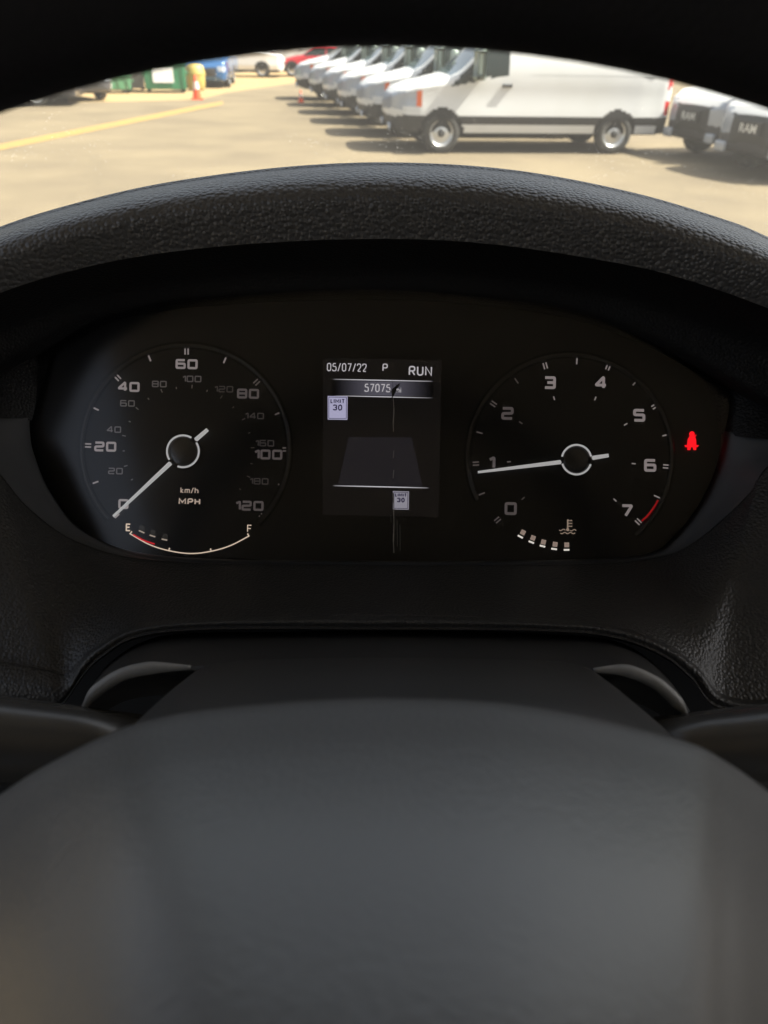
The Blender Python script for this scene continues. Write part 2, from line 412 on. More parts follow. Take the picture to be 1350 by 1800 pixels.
def make_car(name, col, rim=None, kind='sedan'):
    m = mat(name + '_paint', col, .25, .1, coat=.6)
    if kind == 'sedan':
        zt = [(0, .62), (.15, .72), (1.2, .92), (1.35, .95), (2.0, 1.38), (2.4, 1.44), (3.3, 1.40), (4.0, 1.05), (4.5, .98), (4.65, .85)]; Ln = 4.65; ax = [.85, 3.6]; wz = (.95, 1.3, 2.05, 3.2, 3.85)
    elif kind == 'suv':
        zt = [(0, .8), (.15, .95), (1.2, 1.08), (1.35, 1.12), (2.0, 1.62), (2.4, 1.70), (4.2, 1.68), (4.6, 1.1), (4.75, 1.0)]; Ln = 4.75; ax = [.9, 3.75]; wz = (1.12, 1.3, 2.05, 4.1, 4.55)
    else:  # pickup
        zt = [(0, .9), (.1, 1.02), (1.3, 1.18), (1.45, 1.22), (2.1, 1.75), (2.5, 1.82), (3.5, 1.80), (3.7, 1.25), (3.9, 1.22), (5.5, 1.22), (5.6, 1.18)]; Ln = 5.6; ax = [1.0, 4.5]; wz = (1.25, 1.5, 2.15, 3.2, 3.62)
    bz, wf, wf2, wr2, wr = wz
    zr = max(v for _, v in zt) - .12
    poly = [(wf + .1, bz), (wf2, zr), (wr2, zr), (wr - .15, bz)]
    def cl(x, y, z, end):
        if end == -1 or x < .12: return 'headlight' if abs(y) > .5 and .58 < z < .75 else ('grille' if abs(y) < .45 and .42 < z < .7 else 'body')
        if end == 1 or x > Ln - .14: return 'tail_light' if abs(y) > .5 and .72 < z < .95 else 'body'
        if abs(y) > .5 and inpoly(x, z, poly) and abs(x - (wf2 + wr2) / 2) > .05: return 'side_window'
        if abs(y) < .62 and wf < x < wf2 - .05 and z > bz: return 'windscreen'
        if abs(y) < .6 and wr2 + .1 < x < wr and z > bz: return 'rear_window'
        if z < .34: return 'underside'
        return 'body'
    mm = dict(headlight=M_lamp, grille=M_blk, body=m, tail_light=M_red, side_window=M_glass, windscreen=M_wglass, rear_window=M_glass, underside=M_arch, wheel_arch=M_arch)
    return make_vehicle(name, Ln, zt, [(0, .72), (.2, .84), (.8, .90), (Ln - .5, .90), (Ln, .78)], .22, bz - .1, .28, ax, .33, cl, mm, rim, nx=70, arch=.05)
def drop(o, x, y, rz, lx, **k):  # the point lx metres behind the nose goes over pixel x,y
    p = G(x, y); o.location = (p.x - math.cos(rz) * lx, p.y - math.sin(rz) * lx, 0); o.rotation_euler = (0, 0, rz); tag(o, **k)
c = make_car('dark_car', (.05, .05, .055), kind='sedan'); drop(c, 79, 183, R(10), 3.6, label='dark grey car with a light alloy wheel at the far left edge', cat='car')
c = make_car('black_car', (.06, .06, .065), kind='pickup'); drop(c, 138, 176, R(133), .9, label='charcoal pickup standing nose out just left of the low pale green dumpster', cat='car')
c = make_car('blue_car', (.02, .095, .24), kind='suv'); drop(c, 366, 153, R(97), 0.9, label='blue car parked beside the yellow bin', cat='car')
c = make_car('white_pickup', (.7, .69, .66), kind='pickup'); drop(c, 464, 135, R(184), 1.0, label='white pickup truck facing right beyond the blue car', cat='truck')
c = make_car('silver_car', (.32, .36, .45), kind='suv'); drop(c, 398, 134, R(190), 1.0, label='silver blue car behind the blue car with a red tail lamp', cat='car')
c = make_car('red_car', (.55, .02, .03), kind='sedan'); drop(c, 487, 133, R(4), 0.0, label='red car half hidden behind the farthest white van', cat='car')

allobs = list(bpy.data.objects)
v = copy_tree(van0); p = G(470, 124); v.location = (p.x, p.y, 0); v.rotation_euler = (0, 0, R(3)); tag(v, 'distant white panel van standing behind the red car', 'van', 'white vans parked side by side in the row'); v['group'] = 'white vans elsewhere on the lot'
# ---- bins and cones
M_green = noise_mat('green_steel', (.02, .16, .075), (.03, .20, .09), 3, .5)
M_green2 = noise_mat('pale_green_steel', (.07, .24, .12), (.10, .27, .14), 3, .55)
M_sign = mat('sign_white', (.75, .77, .76), .5)
def dumpster(name, wd, dp, h, m, sign, **k):
    r = empty(name, **k)
    b_ = MB(); b_.prism([(-wd / 2 + .04, .12), (wd / 2 - .04, .12), (wd / 2, h), (-wd / 2, h)], -dp / 2, dp / 2)
    bevel(b_.build('bin', m, r), .02)
    rb = MB()
    for q in range(4): x = -wd / 2 + .12 + q * (wd - .24) / 3; rb.box(x - .03, x + .03, -dp / 2 - .035, -dp / 2 - .002, .2, h - .08)
    rb.box(-wd / 2 - .03, wd / 2 + .03, -dp / 2 - .05, -dp / 2 + .02, h - .07, h + .01); rb.build('rib', m, r)
    lid = MB(); lid.prism([(-wd / 2 - .02, h + .014), (wd / 2 + .02, h + .014), (wd / 2 + .02, h + .06), (-wd / 2 - .02, h + .06)], -dp / 2 - .04, dp / 2)
    bevel(lid.build('lid', M_blk, r), .015)
    for s in (-1, 1):
        MB().box(s * wd / 2 - .02 + s * .04, s * wd / 2 + .02 + s * .04, -dp * .35, dp * .35, h * .55, h * .68).build('fork_pocket', m, r)
        MB().lathe([(.001, -.03), (.075, -.03), (.075, .03), (.001, .03)], (s * (wd / 2 - .15), -dp / 2 + .15, .076), n=16).build('caster', M_tyre, r)
    if sign:
        x0, x1, z0, z1 = sign; MB().box(x0, x1, -dp / 2 - .052, -dp / 2 - .04, z0, z1).build('sign', M_sign, r)
    return r
def face(o, x, y, turn=0):
    p = G(x, y); o.location = (p.x, p.y, 0); o.rotation_euler = (0, 0, math.atan2(-p.x, p.y) + turn)
d = dumpster('dumpster', 1.50, 1.1, .98, M_green, (-.42, .30, .33, .85), label='large dark green dumpster with a white sign on its front', cat='dumpster'); face(d, 293, 162)
d = dumpster('small_dumpster', 1.15, .9, .62, M_green2, (-.52, -.10, .18, .56), label='low pale green dumpster with a bright white sign at its left end', cat='dumpster'); face(d, 204, 163)
M_tan = noise_mat('tan_plastic', (.34, .29, .25), (.40, .34, .28), 4, .6)
r = empty('waste_bin', label='tan waste bin between the two green dumpsters', cat='bin')
bevel(MB().prism([(-.27, .08), (.27, .08), (.33, .85), (-.33, .85)], -.3, .3).build('bin', M_tan, r), .03)
bevel(MB().prism([(-.36, .855), (.36, .855), (.32, .93), (-.32, .93)], -.34, .34).build('lid', M_tan, r), .02)
for s in (-1, 1): MB().lathe([(.001, -.03), (.09, -.03), (.09, .03), (.001, .03)], (s * .22, .22, .091), n=16).build('wheel', M_tyre, r)
face(r, 241, 159)
M_yb = noise_mat('yellow_plastic', (.48, .36, .09), (.42, .32, .10), 4, .5)
r = empty('yellow_bin', label='rounded yellow bin behind the orange cone', cat='bin')
MB().lathe([(.001, .0), (.26, .0), (.33, .1), (.36, .55), (.33, .78), (.2, .9), (.001, .93)], (0, 0, 0), 'Z', 24).build('drum', M_yb, r, smooth=True)
MB().lathe([(.365, .5), (.375, .52), (.375, .6), (.365, .62)], (0, 0, 0), 'Z', 24).build('band', M_yb, r, smooth=True)
face(r, 346, 159)
M_cone = mat('cone_orange', (.80, .09, .02), .5); M_cw = mat('cone_sleeve', (.8, .6, .52), .4)
def cone(**k):
    r = empty('traffic_cone', **k)
    bevel(MB().box(-.19, .19, -.19, .19, 0, .04).build('base', M_cone, r), .01)
    MB().lathe([(.14, .04), (.105, .28), (.045, .68), (.03, .70), (.001, .70)], (0, 0, 0), 'Z', 24).build('cone', M_cone, r, smooth=True)
    MB().lathe([(.109, .30), (.074, .52)], (0, 0, 0), 'Z', 24).build('reflective_sleeve', M_cw, r, smooth=True)
    return r
cn = cone(label='orange traffic cone with a pale sleeve in front of the yellow bin', cat='traffic cone', group='traffic cones on the lot'); face(cn, 347, 175)
allobs = list(bpy.data.objects)
cn2 = copy_tree(cn); tag(cn2, 'small red cone beside the nose of the farthest white van', 'traffic cone'); face(cn2, 529, 180); cn2.scale = (.55, .55, .5)

# ---- far backdrop: low warehouse, wall and trees
M_wh = noise_mat('warehouse_metal', (.52, .49, .48), (.47, .44, .44), .6, .6)
r = empty('warehouse', label='long pale grey warehouse closing off the lot behind the vans', cat='building'); r.location = (-3, 66, 0)
MB().box(-14, 26, 0, 14, 0, 6.5).build('wall', M_wh, r)
MB().prism([(-14.4, 6.503), (26.4, 6.503), (26.4, 6.8), (6, 8.1), (-14.4, 6.8)], -.4, 14.4).build('roof', mat('roof_grey', (.3, .3, .31), .5), r)
for q in range(4):
    dr = MB().box(-10 + q * 9, -6 + q * 9, -.06, -.003, .02, 3.6).build('roller_door', mat('roller_door', (.33, .34, .36), .5), r)
M_leaf = noise_mat('leaves', (.045, .085, .022), (.09, .13, .035), 1.5, .7)
M_bark = noise_mat('bark', (.10, .075, .05), (.14, .11, .08), 8, .9)
def tree(x, y, h, rad, seed, label):
    rnd = random.Random(seed); t = empty('tree', (x, y, 0), label=label, cat='tree', group='trees along the far edge of the lot')
    mb = MB(); mb.tube([(0, 0, 0), (.05, 0, h * .25), (-.04, .05, h * .5), (0, 0, h * .8)], [.22, .17, .12, .04], 10)
    for q in range(6):
        a = rnd.uniform(0, 6.28); z = h * rnd.uniform(.3, .6); mb.tube([(0, 0, z), (math.cos(a) * rad * .35, math.sin(a) * rad * .35, z + h * .12), (math.cos(a) * rad * .7, math.sin(a) * rad * .7, z + h * .2)], [.08, .05, .02], 6)
    mb.build('trunk', M_bark, t, smooth=True)
    vs = []; fs = []; cl = []
    for q in range(26):
        a = rnd.uniform(0, 6.28); e = rnd.uniform(-.6, 1.5); rr = rad * rnd.uniform(.35, .85)
        cl.append((Vector((math.cos(a) * math.cos(e) * rr, math.sin(a) * math.cos(e) * rr, h * .66 + math.sin(e) * rr * .8)), rad * rnd.uniform(.2, .36)))
    for cc, cr_ in cl:
        for q in range(75):
            u = Vector((rnd.gauss(0, 1), rnd.gauss(0, 1), rnd.gauss(0, 1))).normalized(); p = cc + u * cr_ * rnd.uniform(.55, 1.05)
            a1 = Vector((rnd.gauss(0, 1), rnd.gauss(0, 1), rnd.gauss(0, 1))).normalized(); b1 = a1.orthogonal().normalized(); s = rnd.uniform(.10, .2)
            n = len(vs); vs += [p - a1 * s, p + b1 * s * .6, p + a1 * s, p - b1 * s * .6]; fs.append((n, n + 1, n + 2, n + 3))
    obj('crown', vs, fs, M_leaf, t, smooth=False)
for i, (x, y, h, rd) in enumerate([(-44, 52, 9, 3.6), (-33, 56, 8, 3.4), (-24, 58, 9.5, 3.8), (34, 50, 9, 3.6)]):
    tree(x, y, h, rd, i + 3, ['tall broad tree, leftmost beyond the dark cars', 'round tree, second from the left beyond the dumpsters', 'tallest tree, just left of the warehouse', 'broad tree standing right of the warehouse'][i])

# ================================================================== THE VAN WE SIT IN
M_lining = noise_mat('headliner', (.50, .49, .48), (.45, .44, .43), 20, .95)
M_panel = noise_mat('door_plastic', (.035, .035, .037), (.045, .045, .045), 30, .6)
M_bulk = noise_mat('bulkhead_paint', (.10, .105, .115), (.085, .09, .10), 3, .6)
Z = CAMZ
cab = empty('van_cabin', (0, 0, 0), label='dark cab of the van we look out of, with dusty windscreen above the dashboard', cat='van cab')
MB().box(-.66, 1.36, -1.0, .71, Z + .43, Z + .48).build('roof_lining', M_lining, cab)
MB().box(-.66, 1.36, -1.06, -1.003, Z - 1.3, Z + .428).build('bulkhead', M_bulk, cab)
MB().box(-.66, 1.36, -1.0, 1.5, Z - 1.36, Z - 1.3).build('floor', M_panel, cab)
for s, x in ((-1, -.60), (1, 1.30)):
    d_ = MB().box(x - .04, x + .04, -.997, .80, Z - 1.297, Z - .34); d_.build('door_panel', M_panel, cab)
    p_ = MB().box(x - .04, x + .04, -.997, -.86, Z - .337, Z + .427); p_.build('side_pillar', M_panel, cab)
    q = MB().tube([(x + s * .50, 1.55, Z - .34), (x, .70, Z + .43)], [.05, .05], 12); q.build('windscreen_pillar', M_panel, cab, smooth=True)
# dash top running to the base of the windscreen, below the sight line over the cowl
MB().add([(-.56, .44, Z - .30), (1.26, .44, Z - .30), (1.26, 1.5, Z - .36), (-.56, 1.5, Z - .36)], [(0, 1, 2, 3)]).build('dash_top', M_panel, cab)
MB().box(-.66, 1.36, 1.50, 1.56, Z - 1.3, Z - .33).build('firewall', M_panel, cab)
# windscreen: clear glass carrying a thin film of dust and bright specks
m = bpy.data.materials.new('dusty_windscreen'); m.use_nodes = True; N = m.node_tree.nodes; L = m.node_tree.links
N.remove(N['Principled BSDF']); out = N['Material Output']
tr = N.new('ShaderNodeBsdfTransparent'); tr.inputs[0].default_value = (.93, .96, .94, 1)
gl = N.new('ShaderNodeBsdfGlossy'); gl.inputs['Roughness'].default_value = .02
fr = N.new('ShaderNodeFresnel'); fr.inputs[0].default_value = 1.25
m1 = N.new('ShaderNodeMixShader'); L.new(fr.outputs[0], m1.inputs[0]); L.new(tr.outputs[0], m1.inputs[1]); L.new(gl.outputs[0], m1.inputs[2])
df = N.new('ShaderNodeBsdfTranslucent'); df.inputs[0].default_value = (.85, .83, .76, 1)
tc = N.new('ShaderNodeTexCoord'); vo = N.new('ShaderNodeTexVoronoi'); vo.inputs['Scale'].default_value = 210; L.new(tc.outputs['Object'], vo.inputs['Vector'])
nz = N.new('ShaderNodeTexNoise'); nz.inputs['Scale'].default_value = 9; nz.inputs['Detail'].default_value = 4; L.new(tc.outputs['Object'], nz.inputs['Vector'])
wn = N.new('ShaderNodeTexWhiteNoise'); L.new(vo.outputs['Position'], wn.inputs['Vector'])
th = N.new('ShaderNodeMapRange'); th.inputs[1].default_value = .35; th.inputs[2].default_value = .7; th.inputs[3].default_value = .02; th.inputs[4].default_value = .20
L.new(nz.outputs['Fac'], th.inputs[0])
ml = N.new('ShaderNodeMath'); ml.operation = 'MULTIPLY'; L.new(th.outputs[0], ml.inputs[0]); L.new(wn.outputs['Value'], ml.inputs[1])
lt = N.new('ShaderNodeMath'); lt.operation = 'LESS_THAN'; L.new(vo.outputs['Distance'], lt.inputs[0]); L.new(ml.outputs[0], lt.inputs[1])
fm = N.new('ShaderNodeMapRange'); fm.inputs[3].default_value = .032; fm.inputs[4].default_value = .42; L.new(lt.outputs[0], fm.inputs[0])
m2 = N.new('ShaderNodeMixShader'); L.new(fm.outputs[0], m2.inputs[0]); L.new(m1.outputs[0], m2.inputs[1]); L.new(df.outputs[0], m2.inputs[2]); L.new(m2.outputs[0], out.inputs[0])
MB().add([(-1.10, 1.49, Z - .34), (1.80, 1.49, Z - .34), (1.32, .70, Z + .42), (-.62, .70, Z + .42)], [(0, 1, 2, 3)]).build('windscreen', m, cab)

# ---- dashboard around the cluster
M_leather = leather('grained_plastic', (.058, .0575, .057), .0021, .0008, .38, 1.0, .9, dust=.05)
M_leather2 = leather('grained_plastic_fine', (.030, .0298, .029), .0014, .0004, .46, 1.0, .5, dust=.03)
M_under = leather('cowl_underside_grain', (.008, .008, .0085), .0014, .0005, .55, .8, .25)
M_smooth = noise_mat('smooth_grey_plastic', (.066, .068, .072), (.072, .074, .078), 60, .5)
M_void = mat('void_black', (.008, .008, .008), .9)
dash = empty('dashboard', P(675, 1000, .45), label='black grained dashboard with arched cowl around the instrument cluster', cat='dashboard')
DO = dash.location
crest = [(-420, 640), (-250, 530), (-120, 462), (0, 402), (150, 356), (300, 323), (500, 297), (690, 289), (900, 302), (1109, 341), (1276, 390), (1350, 420), (1480, 478), (1620, 555), (1780, 660)]
lip = [(-420, 790), (-250, 640), (-120, 565), (0, 515), (118, 478), (258, 449), (450, 428), (675, 420), (870, 430), (1098, 465), (1217, 495), (1350, 542), (1470, 595), (1620, 690), (1780, 810)]
wc = [.345, .355, .362, .368, .372, .376, .379, .380, .379, .376, .372, .368, .362, .355, .345]
cr0 = [(x, y + 60, w_ + .25) for (x, y), w_ in zip(crest, wc)]
cr1 = [(x, y + 4, w_ + .035) for (x, y), w_ in zip(crest, wc)]
cr2 = [(x, y + 3, w_) for (x, y), w_ in zip(crest, wc)]
roll = [((a[0] * .82 + b_[0] * .18), (a[1] * .82 + b_[1] * .18) - 1, w_ - .024) for a, b_, w_ in zip(crest, lip, wc)]
mid = [((a[0] * .6 + b_[0] * .4), (a[1] * .6 + b_[1] * .4), w_ - .030) for a, b_, w_ in zip(crest, lip, wc)]
mid2 = [((a[0] * .3 + b_[0] * .7), (a[1] * .3 + b_[1] * .7), w_ - .026) for a, b_, w_ in zip(crest, lip, wc)]
lp = [(x, y, w_ - .020) for (x, y), w_ in zip(lip, wc)]
lp2 = [(x, y + 5, w_ - .014) for (x, y), w_ in zip(lip, wc)]
thr = [(-300, 830), (-160, 740), (-60, 680), (0, 640), (90, 590), (178, 552), (356, 524), (665, 513), (870, 525), (1021, 548), (1140, 590), (1240, 640), (1350, 705), (1460, 770), (1600, 860)]
th1 = [((a[0] + b_[0]) / 2, (a[1] + b_[1]) / 2 + 4, w_ + .012) for a, b_, w_ in zip(lip, thr, wc)]
th2 = [(x, y, max(w_, .36) + .022) for (x, y), w_ in zip(thr, wc)]
th3 = [(675 + (x - 675) * .95, 800 + (y - 800) * .95, .412) for (x, y), w_ in zip(thr, wc)]
loft('cowl', [cr0, cr1, cr2, roll, mid, mid2, lp], M_leather, dash, DO, 8, 6)
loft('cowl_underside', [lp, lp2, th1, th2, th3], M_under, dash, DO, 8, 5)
# smooth surround between lens and grained apron (left and right wings meeting under the lens)
Bo = [(-260, 735, .352), (-120, 737, .362), (-40, 795, .368), (0, 833, .372), (58, 900, .380), (150, 958, .390), (300, 987, .396), (665, 994, .398), (1000, 992, .397), (1145, 982, .394), (1220, 953, .389), (1311, 874, .379), (1350, 819, .376), (1440, 768, .370), (1600, 768, .360)]
Li = [(47, 735, .405), (47, 737, .405), (50, 762, .405), (58, 800, .405), (90, 870, .405), (153, 937, .405), (290, 978, .405), (650, 986, .405), (1000, 984, .405), (1140, 972, .405), (1185, 945, .405), (1235, 880, .405), (1262, 820, .405), (1273, 762, .405), (1274, 760, .405)]
Lm = [((a[0] + b_[0]) / 2, (a[1] + b_[1]) / 2 + 3, (a[2] + b_[2]) / 2) for a, b_ in zip(Bo, Li)]
Ld = [(x, y, .42) for x, y, w_ in Li]
loft('cluster_surround', [Bo, Lm, Li, Ld], M_smooth, dash, DO, 8, 5)
# apron below
B0 = [(x, y, w_ + .001) for x, y, w_ in Bo]
B0[0] = (-420, 640, .35); B0[1] = (-160, 735, .357); B0[-1] = (1780, 640, .352); B0[-2] = (1500, 735, .366)
B1 = [(-420, 1150, .325), (-160, 1150, .328), (0, 1163, .33), (80, 1177, .33), (118, 1183, .33), (168, 1138, .332), (290, 1091, .333), (665, 1082, .334), (960, 1089, .333), (1085, 1102, .332), (1172, 1134, .331), (1228, 1174, .33), (1275, 1222, .33), (1400, 1230, .328), (1780, 1215, .325)]
Bm = [(a[0] * .5 + b_[0] * .5, a[1] * .5 + b_[1] * .5, a[2] * .5 + b_[2] * .5 + .001) for a, b_ in zip(B0, B1)]
B2 = [(-420, 1225, .322), (-160, 1230, .324), (0, 1236, .325), (80, 1239, .325), (108, 1236, .326), (176, 1152, .327), (296, 1106, .328), (665, 1102, .329), (955, 1105, .328), (1078, 1116, .328), (1163, 1147, .327), (1216, 1188, .326), (1266, 1240, .325), (1400, 1245, .324), (1780, 1240, .322)]
B1b = [(x, y - 6, w_ + .004) for x, y, w_ in B1]; B1c = [(a[0], (a[1] + b_[1]) / 2, min(a[2], b_[2]) - .001) for a, b_ in zip(B1, B2)]
B3 = [(x, y + 6, w_ + .004) for x, y, w_ in B2]; B4 = [(x, y + 8, w_ + .06) for x, y, w_ in B2]
loft('apron', [B0, Bm, B1b, B1, B1c, B2, B3, B4], M_leather2, dash, DO, 8, 5)
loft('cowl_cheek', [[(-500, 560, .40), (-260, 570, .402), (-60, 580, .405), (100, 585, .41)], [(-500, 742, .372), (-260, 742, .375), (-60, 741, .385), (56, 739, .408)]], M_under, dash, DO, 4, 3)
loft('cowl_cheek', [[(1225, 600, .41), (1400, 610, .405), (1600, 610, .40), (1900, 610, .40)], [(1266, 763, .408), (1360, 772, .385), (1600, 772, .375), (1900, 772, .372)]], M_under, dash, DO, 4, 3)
# dark inner panel behind the column
vs = [P(-900, 1000, .47), P(2300, 1000, .47), P(2300, 3200, .5), P(-900, 3200, .5)]
obj('lower_panel', vs, [(0, 1, 2, 3)], M_void, dash, DO, smooth=False)
vs = [P(-420, 640, .36), P(-1250, 700, .38), P(-1250, 1400, .36), P(-420, 1230, .33)]
obj('side_panel', vs, [(0, 1, 2, 3)], M_leather2, dash, DO, smooth=False)
vs = [P(1780, 640, .36), P(3800, 700, .42), P(3800, 1400, .40), P(1780, 1240, .33)]
obj('side_panel', vs, [(0, 1, 2, 3)], M_leather2, dash, DO, smooth=False)

for x0_, x1_ in ((.30, 1.25), (-.555, -.34)):
    MB().box(x0_, x1_, .36, .47, Z - 1.1, Z - .285, .03).build('fascia', M_leather2, dash, DO, smooth=True)
MB().box(.27, 1.25, .30, .60, Z - .290, Z - .16, .04).build('dash_wing', M_leather, dash, DO, smooth=True)
# ---- steering column shroud
M_shroud = leather('column_plastic', (.020, .0198, .0195), .0010, .00005, .5, .6, .5, dust=.05)
col_ = empty('steering_column', P(690, 1180, .3), label='smooth black shroud of the steering column below the cluster', cat='steering column'); CO = col_.location
S0 = [(145, 1246), (166, 1200), (204, 1156), (256, 1126), (325, 1113), (500, 1110), (690, 1109), (900, 1112), (1040, 1119), (1100, 1134), (1150, 1167), (1190, 1214), (1214, 1256)]
S1 = [(143, 1242), (160, 1217), (187, 1193), (217, 1176), (267, 1165), (336, 1164), (690, 1160), (1042, 1168), (1102, 1168), (1151, 1188), (1178, 1210), (1200, 1234), (1212, 1252)]
S2 = [(152, 1246), (170, 1222), (198, 1203), (228, 1190), (272, 1183), (334, 1183), (690, 1180), (1046, 1188), (1095, 1189), (1138, 1204), (1164, 1220), (1184, 1240), (1198, 1256)]
sS = [[(x, y + 14, .40) for x, y in S0], [(x, y, .355) for x, y in S0], [((a[0] + b_[0]) / 2, (a[1] + b_[1]) / 2 - 3, .315) for a, b_ in zip(S0, S1)],
      [(x, y - 1, .286) for x, y in S1], [((a[0] + b_[0]) / 2, (a[1] + b_[1]) / 2, .279) for a, b_ in zip(S1, S2)], [(x, y, .281) for x, y in S2], [(x, y + 12, .31) for x, y in S2], [(x, y + 40, .34) for x, y in S2]]
loft('shroud', sS, M_shroud, col_, CO, 8, 6)
M_lip = noise_mat('lip_plastic_highlight', (.20, .20, .195), (.24, .238, .23), 60, .42, bump=.0002, bscale=700)  # far paler than the shroud: the lip's highlight is put into its colour
for a_, b_ in ((0, 6), (7, 13)):
    q_ = [P((u[0] + v[0]) / 2, (u[1] + v[1]) / 2, .2785) for u, v in zip(S1[a_:b_], S2[a_:b_])]
    q_ = crv(q_, 8); n_ = len(q_); rr_ = [.0025 * min(1, .35 + 3.0 * min(i, n_ - 1 - i) / n_) for i in range(n_)]
    MB().tube(q_, rr_, 16).build('shroud_lip', M_lip, col_, CO, smooth=True)
# ---- stalks
M_stalk = noise_mat('stalk_plastic', (.055, .055, .054), (.062, .061, .059), 60, .27, spec=.8)
st = empty('indicator_stalk', P(60, 1290, .26), label='black indicator stalk reaching out to the left of the steering column', cat='stalk')
MB().tube([P(*q) for q in ((-560, 1270, .235), (-548, 1270, .235), (-500, 1272, .236), (-200, 1288, .255), (0, 1302, .268), (120, 1311, .273), (245, 1321, .278))], [.005, .012, .0155, .0157, .0154, .0145, .0134], 32).build('lever', M_stalk, st, st.location, smooth=True)
MB().tube([P(*q) for q in ((225, 1303, .274), (300, 1312, .29), (420, 1330, .33))], [.007, .0075, .011], 24).build('stem', M_stalk, st, st.location, smooth=True)
st = empty('wiper_stalk', P(1300, 1300, .26), label='black wiper stalk reaching out to the right of the steering column', cat='stalk')
MB().tube([P(*q) for q in ((1900, 1288, .235), (1888, 1288, .235), (1830, 1290, .236), (1500, 1302, .258), (1350, 1313, .268), (1250, 1320, .273), (1130, 1328, .28))], [.005, .012, .0155, .0157, .0151, .0144, .0134], 32).build('lever', M_stalk, st, st.location, smooth=True)
MB().tube([P(*q) for q in ((1135, 1304, .275), (1060, 1312, .29), (960, 1330, .33))], [.007, .0075, .011], 24).build('stem', M_stalk, st, st.location, smooth=True)

# ---- steering wheel
M_rim = leather('rim_leather', (.016, .016, .018), .0016, .0003, .45, .6, .4)
M_hub = leather('hub_grain', (.070, .069, .0675), .0013, .00013, .36, .5, 1.0, dust=.02)
M_neck = leather('hub_back_plastic', (.026, .025, .024), .0010, .00006, .45, .6, .5, dust=.05)
wheel = empty('steering_wheel', CM @ Vector((0, -.1131, -.107)), label='black steering wheel close to the camera, rim arching over the top and airbag hub below', cat='steering wheel'); WO = wheel.location
Cc = Vector((.001, -.1131, -.107)); U = Vector((0, .993, -.115)).normalized(); X = Vector((1, 0, 0))
ring = MB(); n = 144; rm_, tr_ = .2165, .0155; Nn = X.cross(U)
vs = []; fs = []; k2 = 28
for i in range(n):
    a = 2 * math.pi * i / n; rd = U * math.cos(a) + X * math.sin(a)
    for k in range(k2):
        b_ = 2 * math.pi * k / k2; vs.append(CM @ (Cc + rd * (rm_ + tr_ * math.cos(b_)) + Nn * (tr_ * 1.1 * math.sin(b_))))
for i in range(n):
    for k in range(k2): fs.append((i * k2 + k, ((i + 1) % n) * k2 + k, ((i + 1) % n) * k2 + (k + 1) % k2, i * k2 + (k + 1) % k2))
obj('rim', vs, fs, M_rim, wheel, WO)
H = [(-330, 1900), (-170, 1600), (-60, 1446), (0, 1398), (100, 1336), (250, 1270), (450, 1240), (690, 1229), (930, 1243), (1190, 1300), (1280, 1342), (1350, 1392), (1420, 1450), (1540, 1600), (1700, 1900)]
cxh, cyh = 690, 2050
def hc(f, w_, dy=0): return [(cxh + (x - cxh) * f, cyh + (y - cyh) * f + dy, w_) for x, y in H]
def hr(dy, w_, cur=.010, k=1.0):
    return [(690 + (x - 690) * k, y + dy, w_ + cur * (abs(x - 690) / 700) ** 2) for x, y in H]
loft('airbag_cover', [hr(330, .23, .010, .95), hr(60, .180), hr(8, .1645), hr(0, .1615), hr(3, .159), hr(39, .1491), hr(108, .1330), hr(237, .1116), hr(436, .0909), hr(658, .0757), hr(745, .0722), hr(825, .0722), hr(1000, .088), hr(1500, .102), hr(2400, .125)], M_hub, wheel, WO, 8, 6)
N0 = [(330, 1215, .33), (348, 1178, .30), (400, 1162, .288), (690, 1156, .283), (985, 1163, .288), (1040, 1178, .30), (1056, 1215, .33)]
N1 = [(286, 1262, .27), (298, 1216, .25), (390, 1190, .238), (690, 1182, .232), (1000, 1194, .238), (1094, 1218, .25), (1108, 1262, .27)]
N2 = [(210, 1340, .22), (226, 1287, .20), (380, 1240, .186), (690, 1226, .18), (1000, 1240, .186), (1188, 1304, .20), (1200, 1350, .22)]
N3 = [(180, 1420, .20), (200, 1350, .18), (380, 1300, .17), (690, 1290, .168), (1000, 1300, .17), (1200, 1360, .18), (1220, 1420, .20)]
loft('hub_back', [N0, N1, N2, N3], M_neck, wheel, WO, 8, 8)
for s in (-1, 1):
    a0 = Cc + X * s * .075 + Nn * -.005; mb = MB()
    mb.tube([CM @ (Cc + X * s * q + U * u_ + Nn * 0) for q, u_ in ((.06, .0), (.11, .004), (.16, .006), (.212, .008))], [.024, .017, .013, .013], 20)
    mb.build('spoke', M_rim, wheel, WO, smooth=True)
MB().tube([CM @ (Cc + U * q) for q in (-.06, -.11, -.16, -.212)], [.024, .017, .013, .013], 20).build('spoke', M_rim, wheel, WO, smooth=True)

# ================================================================== INSTRUMENT CLUSTER
FW = .4120                       # depth of the dial face
cl = empty('instrument_cluster', P(670, 800, FW), label='instrument cluster with two round gauges and a small colour screen between them', cat='instrument cluster'); KO = cl.location
ROT = R(1.24)
M_face = noise_mat('cluster_face', (.005, .005, .005), (.006, .006, .006), 30, .4, spec=.25)
M_dial = mat('dial_black', (.006, .006, .0065), .42, spec=.25)
M_num = glow('numeral_print', (120, 112, 112)); nodes(M_num)[2].inputs['Base Color'].default_value = (.5, .48, .48, 1)
M_num2 = glow('numeral_print_dim', (62, 58, 58)); nodes(M_num2)[2].inputs['Base Color'].default_value = (.28, .27, .27, 1)
M_lit = glow('backlit_warm', (205, 185, 165)); M_litw = glow('backlit_white', (220, 215, 205))
M_needle = glow('needle_white', (158, 157, 157)); nodes(M_needle)[2].inputs['Base Color'].default_value = (.74, .74, .75, 1)
